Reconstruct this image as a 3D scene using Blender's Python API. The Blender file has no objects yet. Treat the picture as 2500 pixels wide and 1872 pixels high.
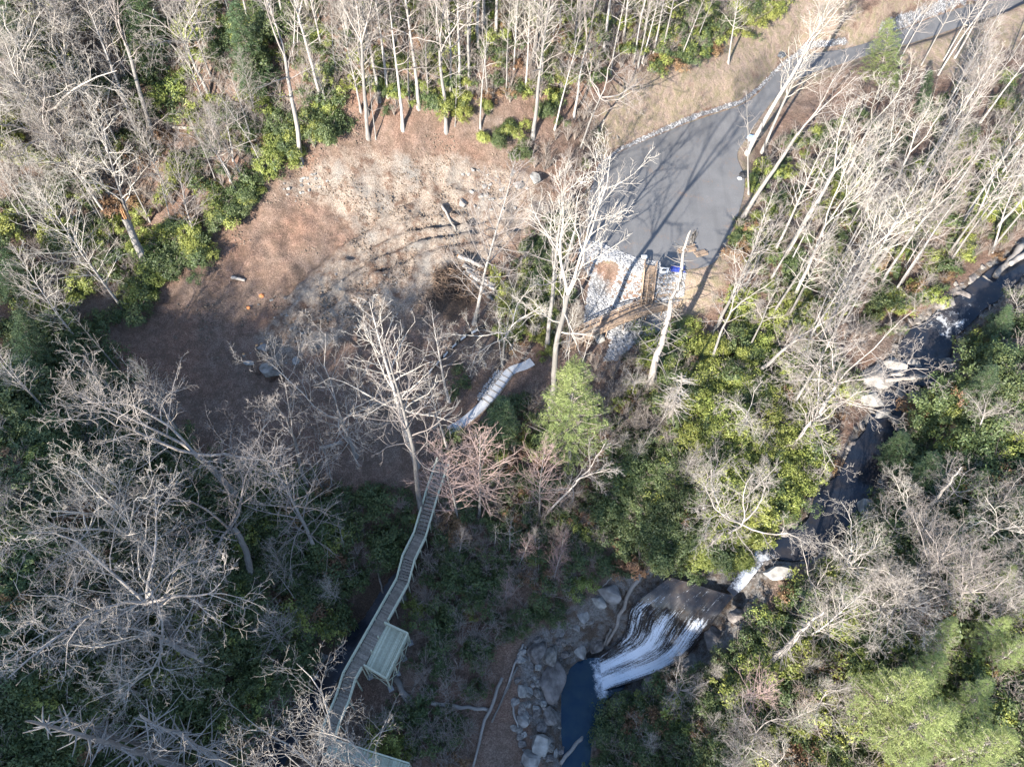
import bpy, math, random
import numpy as np
from mathutils import Vector, Matrix, Quaternion
rad = math.radians
sc = bpy.context.scene
col = sc.collection

# ------------------------------------------------------------------ camera, world, sun, exposure
PW, PH, PF = 2212.0, 1656.0, 1534.0          # the photo's frame in the units used for measuring, and the focal length in them
CAM_Z = 90.0
TILT, ROLL = math.atan(1094.0 / PF), math.atan(66.0 / 1092.0)
_r = Vector((1, 0, 0)); _u = Vector((0, math.cos(TILT), math.sin(TILT))); CF = Vector((0, math.sin(TILT), -math.cos(TILT)))
CR = math.cos(ROLL) * _r + math.sin(ROLL) * _u
CU = math.cos(ROLL) * _u - math.sin(ROLL) * _r
CP = Vector((0, 0, CAM_Z))
cam = bpy.data.objects.new('camera', bpy.data.cameras.new('camera')); col.objects.link(cam)
cam.matrix_world = Matrix(((CR.x, CU.x, -CF.x, 0), (CR.y, CU.y, -CF.y, 0), (CR.z, CU.z, -CF.z, CAM_Z), (0, 0, 0, 1)))
cam.data.sensor_width = 36.0; cam.data.lens = 36.0 * PF / PW; cam.data.clip_end = 3000; cam.data.clip_start = 0.5
sc.camera = cam
SUN_EL, SUN_AZ = rad(21.0), math.atan2(-0.46, -0.89)     # the sun stands behind the camera, to its left
SV = Vector((-0.46 * math.cos(SUN_EL), -0.89 * math.cos(SUN_EL), math.sin(SUN_EL))).normalized()   # towards the sun
world = bpy.data.worlds.new('World'); sc.world = world; world.use_nodes = True
_n = world.node_tree.nodes; _n.clear()
_o = _n.new('ShaderNodeOutputWorld'); _b = _n.new('ShaderNodeBackground'); _s = _n.new('ShaderNodeTexSky')
_s.sky_type = 'NISHITA'; _s.sun_disc = False; _s.sun_elevation = SUN_EL; _s.sun_rotation = math.atan2(SV.x, SV.y); _s.altitude = 800; _s.ozone_density = 2.6
_b.inputs['Strength'].default_value = 0.15
world.node_tree.links.new(_s.outputs[0], _b.inputs[0]); world.node_tree.links.new(_b.outputs[0], _o.inputs[0])
sun = bpy.data.objects.new('sun', bpy.data.lights.new('sun', 'SUN')); col.objects.link(sun)
sun.data.energy = 5.0; sun.data.angle = rad(0.53); sun.data.color = (1.0, 0.945, 0.875)
sun.rotation_euler = (-SV).to_track_quat('-Z', 'Y').to_euler()
sc.view_settings.view_transform = 'Standard'; sc.view_settings.look = 'None'; sc.view_settings.gamma = 1.0
sc.view_settings.exposure = 1.92
sc.render.engine = 'CYCLES'
sc.cycles.max_bounces = 5; sc.cycles.diffuse_bounces = 3; sc.cycles.transparent_max_bounces = 4

# ------------------------------------------------------------------ helpers: picture measures to the ground
def ray(px, py):
    return (CF + CR * ((px - PW / 2) / PF) + CU * ((PH / 2 - py) / PF))
def at_z(px, py, z):
    d = ray(px, py); t = (z - CAM_Z) / d.z
    return CP + d * t
def wxy(px, py, z):
    p = at_z(px, py, z); return (p.x, p.y)

def lattice(ix, iy, seed):
    h = (ix.astype(np.int64) * 374761393 + iy.astype(np.int64) * 668265263 + seed * 974634777) & 0xffffffff
    h = ((h ^ (h >> 13)) * 1274126177) & 0xffffffff
    return ((h ^ (h >> 16)) & 0xffff) / 65535.0
def vnoise(x, y, s, seed=0):
    x = np.asarray(x, float) / s; y = np.asarray(y, float) / s
    ix = np.floor(x); iy = np.floor(y); fx = x - ix; fy = y - iy
    fx = fx * fx * (3 - 2 * fx); fy = fy * fy * (3 - 2 * fy)
    a = lattice(ix, iy, seed); b = lattice(ix + 1, iy, seed); c = lattice(ix, iy + 1, seed); d = lattice(ix + 1, iy + 1, seed)
    return (a * (1 - fx) + b * fx) * (1 - fy) + (c * (1 - fx) + d * fx) * fy - 0.5
def smooth(t):
    t = np.clip(t, 0, 1); return t * t * (3 - 2 * t)
def in_poly(x, y, poly):
    r = np.zeros(np.shape(x), bool); n = len(poly)
    for i in range(n):
        x0, y0 = poly[i]; x1, y1 = poly[(i + 1) % n]
        if y0 == y1: continue
        c = ((y0 > y) != (y1 > y)) & (x < (x1 - x0) * (y - y0) / (y1 - y0) + x0)
        r ^= c
    return r
def poly_dist(x, y, poly, closed=True):
    d = np.full(np.shape(x), 1e9); n = len(poly)
    for i in range(n if closed else n - 1):
        x0, y0 = poly[i]; x1, y1 = poly[(i + 1) % n]
        dx, dy = x1 - x0, y1 - y0; L = dx * dx + dy * dy + 1e-9
        t = np.clip(((x - x0) * dx + (y - y0) * dy) / L, 0, 1)
        d = np.minimum(d, np.hypot(x - x0 - t * dx, y - y0 - t * dy))
    return d

# ------------------------------------------------------------------ terrain: heights known at places in the photo
CTRL = [  # px, py, height
 (1270,1520,0.2),(1240,1650,-.3),(1300,1620,.2),(1600,1262,11),(1800,1090,15),(1900,910,15.8),(2000,760,17.2),(2075,660,18.6),(2185,590,20),
 (1700,1185,14.8),(1650,1195,14.5),(700,1610,1.2),(830,1420,2.6),(870,1310,4.0),(930,1090,9.0),(980,922,11.6),(1058,860,12.4),(1140,790,13.2),
 (1290,700,14),(1400,660,14.3),(1410,590,18.6),(1340,450,19.2),(1500,400,19.4),(1600,420,19.2),(1550,560,18.6),(1600,240,20.5),(1700,160,21.5),
 (1850,105,23),(2100,30,24.5),(1420,290,20.6),(1300,260,24),(480,780,12.5),(600,760,13.5),(720,700,15),(800,560,18.5),(700,400,24),(900,370,24.5),
 (1000,340,25),(1180,420,20.5),(1060,600,17.2),(900,660,15.8),(600,120,36),(1000,100,37),(1300,100,34),(1500,80,29),(200,200,31),(100,600,18),(20,20,42),(300,650,15.5),
 (430,560,19),(600,400,24),(850,1240,4.5),(700,1460,.8),(590,1640,-1),(480,1500,8.5),(300,1300,17),(100,1500,22),(200,1000,20),(20,1300,26),(350,1640,9),
 (30,900,21),(500,1000,11),(650,1100,7.8),(780,1000,9),(1690,1480,13),(2000,1400,18),(2190,1620,21),(1480,1600,6.5),(1420,1500,3.5),(1640,1380,11.5),(2150,1000,21),(2205,800,25),(2000,1190,19),
 (1500,900,16),(1650,850,16),(1760,600,18.2),(1900,450,20.5),(2100,300,22),(1980,650,18),(1350,1000,13),(1130,1000,10),(1000,1200,7.5),(1200,1180,8.5),(1400,1190,11.2),(1390,1265,9.4),
 (1250,1330,5.2),(1150,1480,2.4),(1010,1560,2),(1080,1650,1),(900,1520,2.2),(1700,1010,15.4),(1850,760,16.6),(1700,420,19.3),(1500,1040,15)]
FAR = [(-220,60,60),(-200,200,85),(0,260,85),(200,260,60),(140,130,30),(120,60,30),(130,-20,34),(90,-70,30),(30,-30,5),(-10,-30,-2),(-60,-20,18),(-110,20,24),(-130,110,50),(300,50,60),
       (-400,300,130),(400,300,110),(0,500,150),(-500,0,120),(500,0,110),(200,-400,60),(-150,-300,60),(500,-400,120),(-500,-400,140),(60,170,46),(-60,170,62)]
CP3 = [(*wxy(px, py, z), z) for px, py, z in CTRL] + FAR
_P = np.array(CP3)
def _phi(r2):
    return 0.5 * r2 * np.log(r2 + 1e-6)
_d2 = (_P[:, None, 0] - _P[None, :, 0]) ** 2 + (_P[:, None, 1] - _P[None, :, 1]) ** 2
_N = len(_P); _A = np.zeros((_N + 3, _N + 3)); _A[:_N, :_N] = _phi(_d2) + np.eye(_N) * 12.0
_A[:_N, _N] = 1; _A[:_N, _N + 1:] = _P[:, :2]; _A[_N, :_N] = 1; _A[_N + 1:, :_N] = _P[:, :2].T
_W = np.linalg.solve(_A, np.concatenate([_P[:, 2], np.zeros(3)]))
def axis(lo, hi, step, out_lo, out_hi):
    a = list(np.arange(lo, hi + 1e-6, step))
    s = step; v = a[-1]
    while v < out_hi: s = min(s * 1.12, 5.0 if abs(v) < 230 else 40.0); v += s; a.append(v)
    s = step; v = a[0]
    while v > out_lo: s = min(s * 1.12, 5.0 if abs(v) < 230 else 40.0); v -= s; a.insert(0, v)
    return np.array(a)
GX = axis(-92, 104, .42, -700, 700); GY = axis(2, 136, .42, -700, 700)
X, Y = np.meshgrid(GX, GY)
Z = _W[_N] + _W[_N + 1] * X + _W[_N + 2] * Y
for i in range(_N):
    Z += _W[i] * _phi((X - _P[i, 0]) ** 2 + (Y - _P[i, 1]) ** 2)
NEAR = (np.abs(X) < 130) & (Y > -30) & (Y < 175)
Z += (vnoise(X, Y, 14, 1) * 1.6 + vnoise(X, Y, 5, 2) * .6 + vnoise(X, Y, 2, 3) * .22) * np.where(NEAR, 1, 2.5)
# the ridge behind the camera, towards the sun: its crest throws the shade over the lower left
RA, RB = X * .46 + Y * .89, X * .89 - Y * .46          # along the sun's path, and across it
BOUND = [(-200,545,19),(40,600,20),(200,645,17),(330,645,16),(450,645,16),(560,665,15.5),(680,675,15.5),(800,670,15.5),(900,680,15),(1010,720,14),(1120,800,13),(1200,900,12.5),(1330,985,12.5),(1480,1075,13),(1530,1180,12),(1600,1245,11.5),(1600,1330,10),(1575,1450,7),(1600,1580,7)]
_bd = np.array([(x * .89 - y * .46, x * .46 + y * .89, z) for (x, y), z in ((wxy(p[0], p[1], p[2]), p[2]) for p in BOUND)]); _bd = _bd[np.argsort(_bd[:, 0])]
_bb = np.concatenate([[-400, -200, -120], _bd[:, 0], [_bd[-1, 0] + 8, 45, 80, 400]])
_ab = np.concatenate([[20, 25, _bd[0, 1]], _bd[:, 1], [-14, -45, -80, -80]])
_zb = np.concatenate([[40, 30, 22], _bd[:, 2], [5, 4, 4, 4]])
crest = np.interp(RB, _bb, _zb) + (np.interp(RB, _bb, _ab) + 92) * math.tan(SUN_EL) - 8.5
crest = crest + vnoise(RB, RA * 0, 9, 5) * 2.6 + vnoise(RB, RA * 0, 3.5, 6) * 2.4
ridge = crest * smooth(1 - np.abs(RA + 92) / np.where(RA > -92, 74, 300))
Z = np.where(RA < -18, np.maximum(Z, ridge) , Z)

# flat and cut places
LOT = [(1268,480),(1268,520),(1300,546),(1340,562),(1385,580),(1425,586),(1490,582),(1535,572),(1562,540),(1592,470),(1606,420),(1607,380),(1592,335),(1612,300),(1652,240),(1692,195),
       (1745,162),(1820,138),(1900,112),(1960,96),(2000,84),(2100,50),(2240,8),(2330,-20),(2330,-72),(2240,-42),(2130,-4),(2060,22),(1990,48),(1900,84),(1825,106),(1732,122),(1680,156),(1640,200),(1600,228),(1500,262),(1400,302),(1330,334),(1298,362),(1278,420)]
def lot_z(px, py): return 19.3 + 0.0042 * max(0, 400 - py) + .0022 * max(0, px - 1610)
_lp = np.array([(*wxy(px, py, lot_z(px, py)), lot_z(px, py)) for px, py in LOT])
_lc = np.linalg.lstsq(np.stack([_lp[:, 0], _lp[:, 1], np.ones(len(_lp))], 1), _lp[:, 2], rcond=None)[0]
def lotplane(x, y): return _lc[0] * x + _lc[1] * y + _lc[2]
def on_lot(px, py):
    d = ray(px, py); t = (lotplane(0, 0) - CAM_Z) / (d.z - _lc[0] * d.x - _lc[1] * d.y); p = CP + d * t; return (p.x, p.y)
LOTW = [on_lot(px, py) for px, py in LOT]
def blend_flat(Z, poly, zf, soft):
    ins = in_poly(X, Y, poly); d = poly_dist(X, Y, poly)
    w = np.where(ins, 1.0, smooth(1 - d / soft))
    return Z * (1 - w) + zf * w
sel = (np.abs(X) < 130) & (Y > 30) & (Y < 190)
ZL = lotplane(X, Y)
Z = blend_flat(Z, LOTW, ZL - .05, 3.5)

STREAM = [(2330,470,21.6,1.8),(2230,545,20.6,1.9),(2165,598,19.8,2.2),(2115,640,19.2,2.4),(2075,672,18.7,2.6),(2030,712,17.3,2.8),(2005,745,16.9,3.6),(1990,785,16.8,3.6),(1945,835,16.3,2.2),
          (1922,880,15.8,1.7),(1900,935,15.6,2.0),(1872,990,15.4,2.4),(1845,1045,15.2,2.6),(1802,1105,15,3.0),(1765,1150,14.9,2.4),(1710,1180,14.7,1.9),(1655,1192,14.4,1.1),(1622,1228,13.2,.85),(1598,1258,11.9,.8),(1578,1280,11.0,.7)]
CREEK = [(900,1190,6.2,.6),(850,1255,4.2,.7),(800,1335,2.6,.9),(745,1405,1.4,1.1),(705,1470,.5,1.3),(660,1545,-.3,1.3),(590,1640,-1.2,1.5),(540,1720,-1.8,1.5)]
FALL_L = [(1448,1246,10.6),(1395,1285,9.0),(1361,1316,7.0),(1351,1363,4.4),(1334,1387,2.4),(1294,1416,.02)]
FALL_R = [(1586,1286,10.7),(1551,1329,9.2),(1517,1377,6.8),(1466,1431,3.8),(1380,1467,1.4),(1302,1492,.02)]
POOL = [(1211,1493),(1232,1442),(1255,1425),(1289,1420),(1330,1430),(1350,1480),(1327,1497),(1304,1520),(1301,1571),(1282,1590),(1275,1640),(1270,1730),(1200,1760),(1215,1640),(1211,1567)]
def refine(pts, n):
    a = np.array(pts, float); t = np.linspace(0, len(a) - 1, n); i = np.minimum(t.astype(int), len(a) - 2); f = (t - i)[:, None]
    p0 = a[np.maximum(i - 1, 0)]; p1 = a[i]; p2 = a[i + 1]; p3 = a[np.minimum(i + 2, len(a) - 1)]
    return .5 * ((2 * p1) + (-p0 + p2) * f + (2 * p0 - 5 * p1 + 4 * p2 - p3) * f ** 2 + (-p0 + 3 * p1 - 3 * p2 + p3) * f ** 3)
def world_line(pts, n):
    return refine([(*wxy(p[0], p[1], p[2]), *p[2:]) for p in pts], n)
stream_w = world_line(STREAM, 110); creek_w = world_line(CREEK, 40)
def carve(Z, pts, depth, halfs, bank):
    best = np.full(X.shape, 1e9); zz = np.zeros(X.shape); hw = np.zeros(X.shape)
    for p, h in zip(pts, halfs):
        d = np.hypot(X - p[0], Y - p[1]); m = d < best
        best[m] = d[m]; zz[m] = p[2]; hw[m] = h
    w = smooth(1 - (best - hw) / bank)
    tgt = zz - depth * smooth((hw * 1.25 - best) / (hw + .01) * 1.2)
    tgt = np.where(best > hw, zz + .25 * (best - hw), tgt)
    return Z * (1 - w) + tgt * w, best - hw
Z, d_stream = carve(Z, stream_w, .8, stream_w[:, 3], 4.0)
Z, d_creek = carve(Z, creek_w, .4, creek_w[:, 3], 3.0)
POOLW = [wxy(px, py, 0) for px, py in POOL]
ins = in_poly(X, Y, POOLW); d_pool = poly_dist(X, Y, POOLW); d_pool = np.where(ins, -d_pool, d_pool)
Z = np.where(d_pool < 5, Z * smooth(d_pool / 5) + (1 - smooth(d_pool / 5)) * np.where(ins, -.3 - .9 * smooth(-d_pool / 3), .1 + .5 * np.maximum(d_pool, 0)), Z)
fl = refine([(*wxy(a, b, c), c) for a, b, c in FALL_L], 60); fr = refine([(*wxy(a, b, c), c) for a, b, c in FALL_R], 60)
fv = np.linspace(0, 1, 34)[None, :, None]
FALL = fl[:, None, :] * (1 - fv) + fr[:, None, :] * fv                # rows down the slide, columns across it
fs = FALL[::2, ::3].reshape(-1, 3)
best = np.full(X.shape, 1e9); zz = np.zeros(X.shape)
for p in fs:
    d = np.hypot(X - p[0], Y - p[1]); m = d < best; best[m] = d[m]; zz[m] = p[2]
w = smooth(1 - (best - 1.3) / 2.2)
Z = Z * (1 - w) + np.where(best < 1.5, zz - 1.2, np.maximum(zz - .2, np.minimum(Z, zz + .9))) * w
d_fall = best

CLEAR = [(590,410),(660,375),(720,352),(800,305),(880,322),(1000,325),(1100,365),(1180,398),(1255,425),(1250,480),(1180,495),(1085,590),(1040,650),(950,690),(880,705),(770,760),(640,840),(540,830),(470,800),(330,700),(360,640),(450,565),(540,480)]
DIRT = [(600,405),(700,362),(760,352),(800,335),(900,345),(1000,330),(1110,372),(1180,405),(1250,430),(1245,475),(1180,492),(1080,585),(960,640),(900,690),(760,740),(640,800),(560,800),(540,720),(640,610),(760,520),(700,470),(610,450)]
def poly_on(pts, z):
    return [wxy(px, py, z(px, py) if callable(z) else z) for px, py in pts]
def clz(px, py):       # rough height of the clearing under a pixel
    return float(np.interp(py, [330, 400, 560, 700, 840], [25, 23, 18, 14.5, 12.5])) - max(0, px - 1000) * .012
CLEARW, DIRTW = poly_on(CLEAR, clz), poly_on(DIRT, clz)
m_clear = np.where(in_poly(X, Y, CLEARW), 1., smooth(1 - poly_dist(X, Y, CLEARW) / 2))
m_dirt = np.where(in_poly(X, Y, DIRTW), smooth(poly_dist(X, Y, DIRTW) / 6 + .33), smooth(.33 - poly_dist(X, Y, DIRTW) / 7))
Z += m_clear * ((.45 - np.abs(vnoise(X, Y, 3.2, 11)) * 2.4) * .55 + vnoise(X, Y, 1.2, 12) * .55) + m_dirt * ((.4 - np.abs(vnoise(X + Y * .4, Y, 1.7, 14)) * 2.2) * .3) + m_dirt * vnoise(X, Y, 6, 13) * .9
# wheel ruts curving over the bare earth
for k, (pts) in enumerate([[(560,800),(640,690),(740,600),(860,540),(1000,500),(1180,470)],[(585,810),(670,700),(770,615),(890,560),(1010,520),(1180,485)],[(760,560),(860,505),(960,480),(1080,470)],[(620,640),(700,560),(800,490),(880,430)]]):
    ww = refine([wxy(a, b, clz(a, b)) for a, b in pts], 40)
    d = poly_dist(X, Y, [tuple(p) for p in ww], False)
    Z += -.42 * np.exp(-(d / .45) ** 2) + .26 * np.exp(-((d - .85) / .35) ** 2)
PATH = [(1150,781,13.3),(1134,790,13.1),(1103,802,12.8),(1082,829,12.5),(1058,860,12.3),(1031,887,12.0),(997,915,11.7),(969,930,11.5)]
path_w = world_line(PATH, 60)
Z, d_path = carve(Z, path_w, 0, np.full(60, .85), 2.0)
Zc = Z.copy()
def height(x, y):
    i = int(np.clip(np.searchsorted(GX, x) - 1, 0, len(GX) - 2)); j = int(np.clip(np.searchsorted(GY, y) - 1, 0, len(GY) - 2))
    fx = (x - GX[i]) / (GX[i + 1] - GX[i]); fy = (y - GY[j]) / (GY[j + 1] - GY[j])
    return float((Z[j, i] * (1 - fx) + Z[j, i + 1] * fx) * (1 - fy) + (Z[j + 1, i] * (1 - fx) + Z[j + 1, i + 1] * fx) * fy)
def hit(px, py):
    d = ray(px, py); t = 45.0; lo = t
    while t < 400:
        p = CP + d * t
        if p.z < height(p.x, p.y): break
        lo = t; t += 1.5
    hi = t
    for _ in range(9):
        m = (lo + hi) / 2; p = CP + d * m
        if p.z < height(p.x, p.y): hi = m
        else: lo = m
    p = CP + d * hi
    return Vector((p.x, p.y, height(p.x, p.y)))
def on(x, y, dz=0): return Vector((x, y, height(x, y) + dz))
def project(p):
    v = Vector(p) - CP; w = v.dot(CF)
    return (PW / 2 + PF * v.dot(CR) / w, PH / 2 - PF * v.dot(CU) / w)

# ------------------------------------------------------------------ materials
def mat(name, rough=.85, spec=.3):
    m = bpy.data.materials.new(name); m.use_nodes = True; nt = m.node_tree
    b = nt.nodes['Principled BSDF']; b.inputs['Roughness'].default_value = rough; b.inputs['Specular IOR Level'].default_value = spec
    return m, nt, b
def node(nt, t, **k):
    n = nt.nodes.new(t)
    for a, v in k.items():
        if a.startswith('i_'): n.inputs[a[2:].replace('_', ' ')].default_value = v
        else: setattr(n, a, v)
    return n
def L(nt, a, b): nt.links.new(a, b)
def noise(nt, scale, detail=4, vec=None, rough=.55):
    n = node(nt, 'ShaderNodeTexNoise'); n.inputs['Scale'].default_value = scale; n.inputs['Detail'].default_value = detail; n.inputs['Roughness'].default_value = rough
    if vec is None:
        g = node(nt, 'ShaderNodeNewGeometry'); vec = g.outputs['Position']
    L(nt, vec, n.inputs['Vector']); return n.outputs['Fac']
def ramp(nt, fac, stops):
    r = node(nt, 'ShaderNodeValToRGB'); e = r.color_ramp.elements
    while len(e) < len(stops): e.new(.5)
    for k, (p, c) in enumerate(stops):
        e[k].position = p; e[k].color = (*c, 1) if len(c) == 3 else c
    L(nt, fac, r.inputs[0]); return r.outputs['Color']
def mix(nt, f, a, b, mode='MIX'):
    m = node(nt, 'ShaderNodeMix', data_type='RGBA', blend_type=mode)
    if isinstance(f, (int, float)): m.inputs[0].default_value = f
    else: L(nt, f, m.inputs[0])
    for s, v in ((6, a), (7, b)):
        if isinstance(v, tuple): m.inputs[s].default_value = (*v, 1)
        else: L(nt, v, m.inputs[s])
    return m.outputs[2]
def math_(nt, op, a, b=0.0, clamp=False):
    m = node(nt, 'ShaderNodeMath', operation=op, use_clamp=clamp)
    for s, v in ((0, a), (1, b)):
        if isinstance(v, (int, float)): m.inputs[s].default_value = v
        else: L(nt, v, m.inputs[s])
    return m.outputs[0]
def bump(nt, b, h, strength, dist):
    n = node(nt, 'ShaderNodeBump'); n.inputs['Strength'].default_value = strength; n.inputs['Distance'].default_value = dist
    L(nt, h, n.inputs['Height']); L(nt, n.outputs[0], b.inputs['Normal'])
def attr(nt, name):
    a = node(nt, 'ShaderNodeAttribute', attribute_name=name); return a.outputs['Fac']
def simple(name, c0, c1, scale, rough=.85, spec=.3, bumpd=0, detail=4, island=0.0, objrand=0.0):
    m, nt, b = mat(name, rough, spec)
    tc = node(nt, 'ShaderNodeTexCoord')
    f = noise(nt, scale, detail, tc.outputs['Object'])
    c = ramp(nt, f, [(.3, c0), (.7, c1)])
    if island:
        g = node(nt, 'ShaderNodeNewGeometry'); v = math_(nt, 'ADD', math_(nt, 'MULTIPLY', g.outputs['Random Per Island'], island), 1 - island / 2)
        h = node(nt, 'ShaderNodeHueSaturation'); L(nt, v, h.inputs['Value']); L(nt, c, h.inputs['Color']); c = h.outputs[0]
    if objrand:
        g = node(nt, 'ShaderNodeObjectInfo'); v = math_(nt, 'ADD', math_(nt, 'MULTIPLY', g.outputs['Random'], objrand), 1 - objrand / 2)
        h = node(nt, 'ShaderNodeHueSaturation'); L(nt, v, h.inputs['Value']); L(nt, c, h.inputs['Color'])
        L(nt, math_(nt, 'ADD', math_(nt, 'MULTIPLY', g.outputs['Random'], .03), .485), h.inputs['Hue']); c = h.outputs[0]
    L(nt, c, b.inputs['Base Color'])
    if bumpd: bump(nt, b, f, .8, bumpd)
    return m
def bark(name, c0, c1):
    m, nt, b = mat(name, .9, .15)
    tc = node(nt, 'ShaderNodeTexCoord'); mp = node(nt, 'ShaderNodeMapping'); mp.inputs['Scale'].default_value = (3, 3, .5); L(nt, tc.outputs['Object'], mp.inputs[0])
    f = noise(nt, 2.0, 6, mp.outputs[0], .65); f2 = noise(nt, .5, 3, tc.outputs['Object'])
    c = mix(nt, ramp(nt, f2, [(.42, (0, 0, 0)), (.6, (1, 1, 1))]), ramp(nt, f, [(.3, c0), (.68, c1)]), tuple(v * .62 for v in c1))
    g = node(nt, 'ShaderNodeObjectInfo'); h = node(nt, 'ShaderNodeHueSaturation')
    L(nt, math_(nt, 'ADD', math_(nt, 'MULTIPLY', g.outputs['Random'], .75), .55), h.inputs['Value']); L(nt, c, h.inputs['Color'])
    L(nt, h.outputs[0], b.inputs['Base Color']); bump(nt, b, f, .7, .06)
    return m
M = {}
M['bark'] = bark('bark_grey', (.15, .13, .115), (.37, .345, .31))
M['twig'] = simple('twig_grey', (.235, .203, .172), (.37, .332, .288), .6, .9, .1, objrand=.6)
M['twig_red'] = simple('twig_reddish', (.27, .185, .155), (.36, .265, .23), .5, .9, .1, objrand=.5)
M['snagwood'] = bark('snag_wood', (.19, .165, .14), (.36, .325, .285))
M['brush'] = simple('brush_twig', (.20, .165, .135), (.33, .285, .245), .15, .9, .1)
M['freshwood'] = simple('fresh_split_wood', (.42, .2, .08), (.55, .33, .16), 2, .8)
def leaf_mat(name, c0, c1, c2, rough=.5):
    m, nt, b = mat(name, rough, .35)
    g = node(nt, 'ShaderNodeNewGeometry'); oi = node(nt, 'ShaderNodeObjectInfo')
    pn = noise(nt, .22, 2)
    c = ramp(nt, g.outputs['Random Per Island'], [(0, c0), (.6, c1), (1, c2)])
    h = node(nt, 'ShaderNodeHueSaturation')
    L(nt, math_(nt, 'ADD', math_(nt, 'MULTIPLY', pn, .9), .55), h.inputs['Value'])
    L(nt, math_(nt, 'ADD', math_(nt, 'MULTIPLY', noise(nt, .13, 2), .07), .465), h.inputs['Hue']); L(nt, c, h.inputs['Color'])
    L(nt, h.outputs[0], b.inputs['Base Color'])
    tr = node(nt, 'ShaderNodeBsdfTranslucent'); L(nt, h.outputs[0], tr.inputs[0]); ms = node(nt, 'ShaderNodeMixShader'); ms.inputs[0].default_value = .28
    L(nt, b.outputs[0], ms.inputs[1]); L(nt, tr.outputs[0], ms.inputs[2])
    L(nt, ms.outputs[0], nt.nodes['Material Output'].inputs['Surface'])
    return m
M['dark_leaf'] = leaf_mat('rhododendron_leaf', (.05, .075, .03), (.09, .12, .045), (.15, .175, .065))
M['bright_leaf'] = leaf_mat('laurel_leaf', (.13, .155, .035), (.225, .25, .06), (.32, .325, .09))
M['brown_leaf'] = leaf_mat('brown_leaf', (.14, .075, .04), (.22, .13, .07), (.3, .2, .11), .8)
M['pine_leaf'] = leaf_mat('pine_needle', (.13, .165, .05), (.21, .25, .08), (.29, .325, .12), .6)
M['hemlock_leaf'] = leaf_mat('hemlock_needle', (.05, .085, .04), (.085, .125, .055), (.12, .16, .07), .6)
def wood(name, c0, c1):
    m, nt, b = mat(name, .8, .25)
    g = node(nt, 'ShaderNodeNewGeometry'); f = noise(nt, 5, 5); c = ramp(nt, f, [(.3, c0), (.7, c1)])
    h = node(nt, 'ShaderNodeHueSaturation'); L(nt, math_(nt, 'ADD', math_(nt, 'MULTIPLY', g.outputs['Random Per Island'], .5), .75), h.inputs['Value']); L(nt, c, h.inputs['Color'])
    L(nt, h.outputs[0], b.inputs['Base Color']); return m
M['newwood'] = wood('treated_timber', (.34, .345, .25), (.47, .475, .36))
M['oldwood'] = wood('weathered_timber', (.16, .138, .112), (.28, .243, .197))
M['brownwood'] = wood('brown_timber', (.20, .14, .095), (.32, .235, .165))

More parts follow.
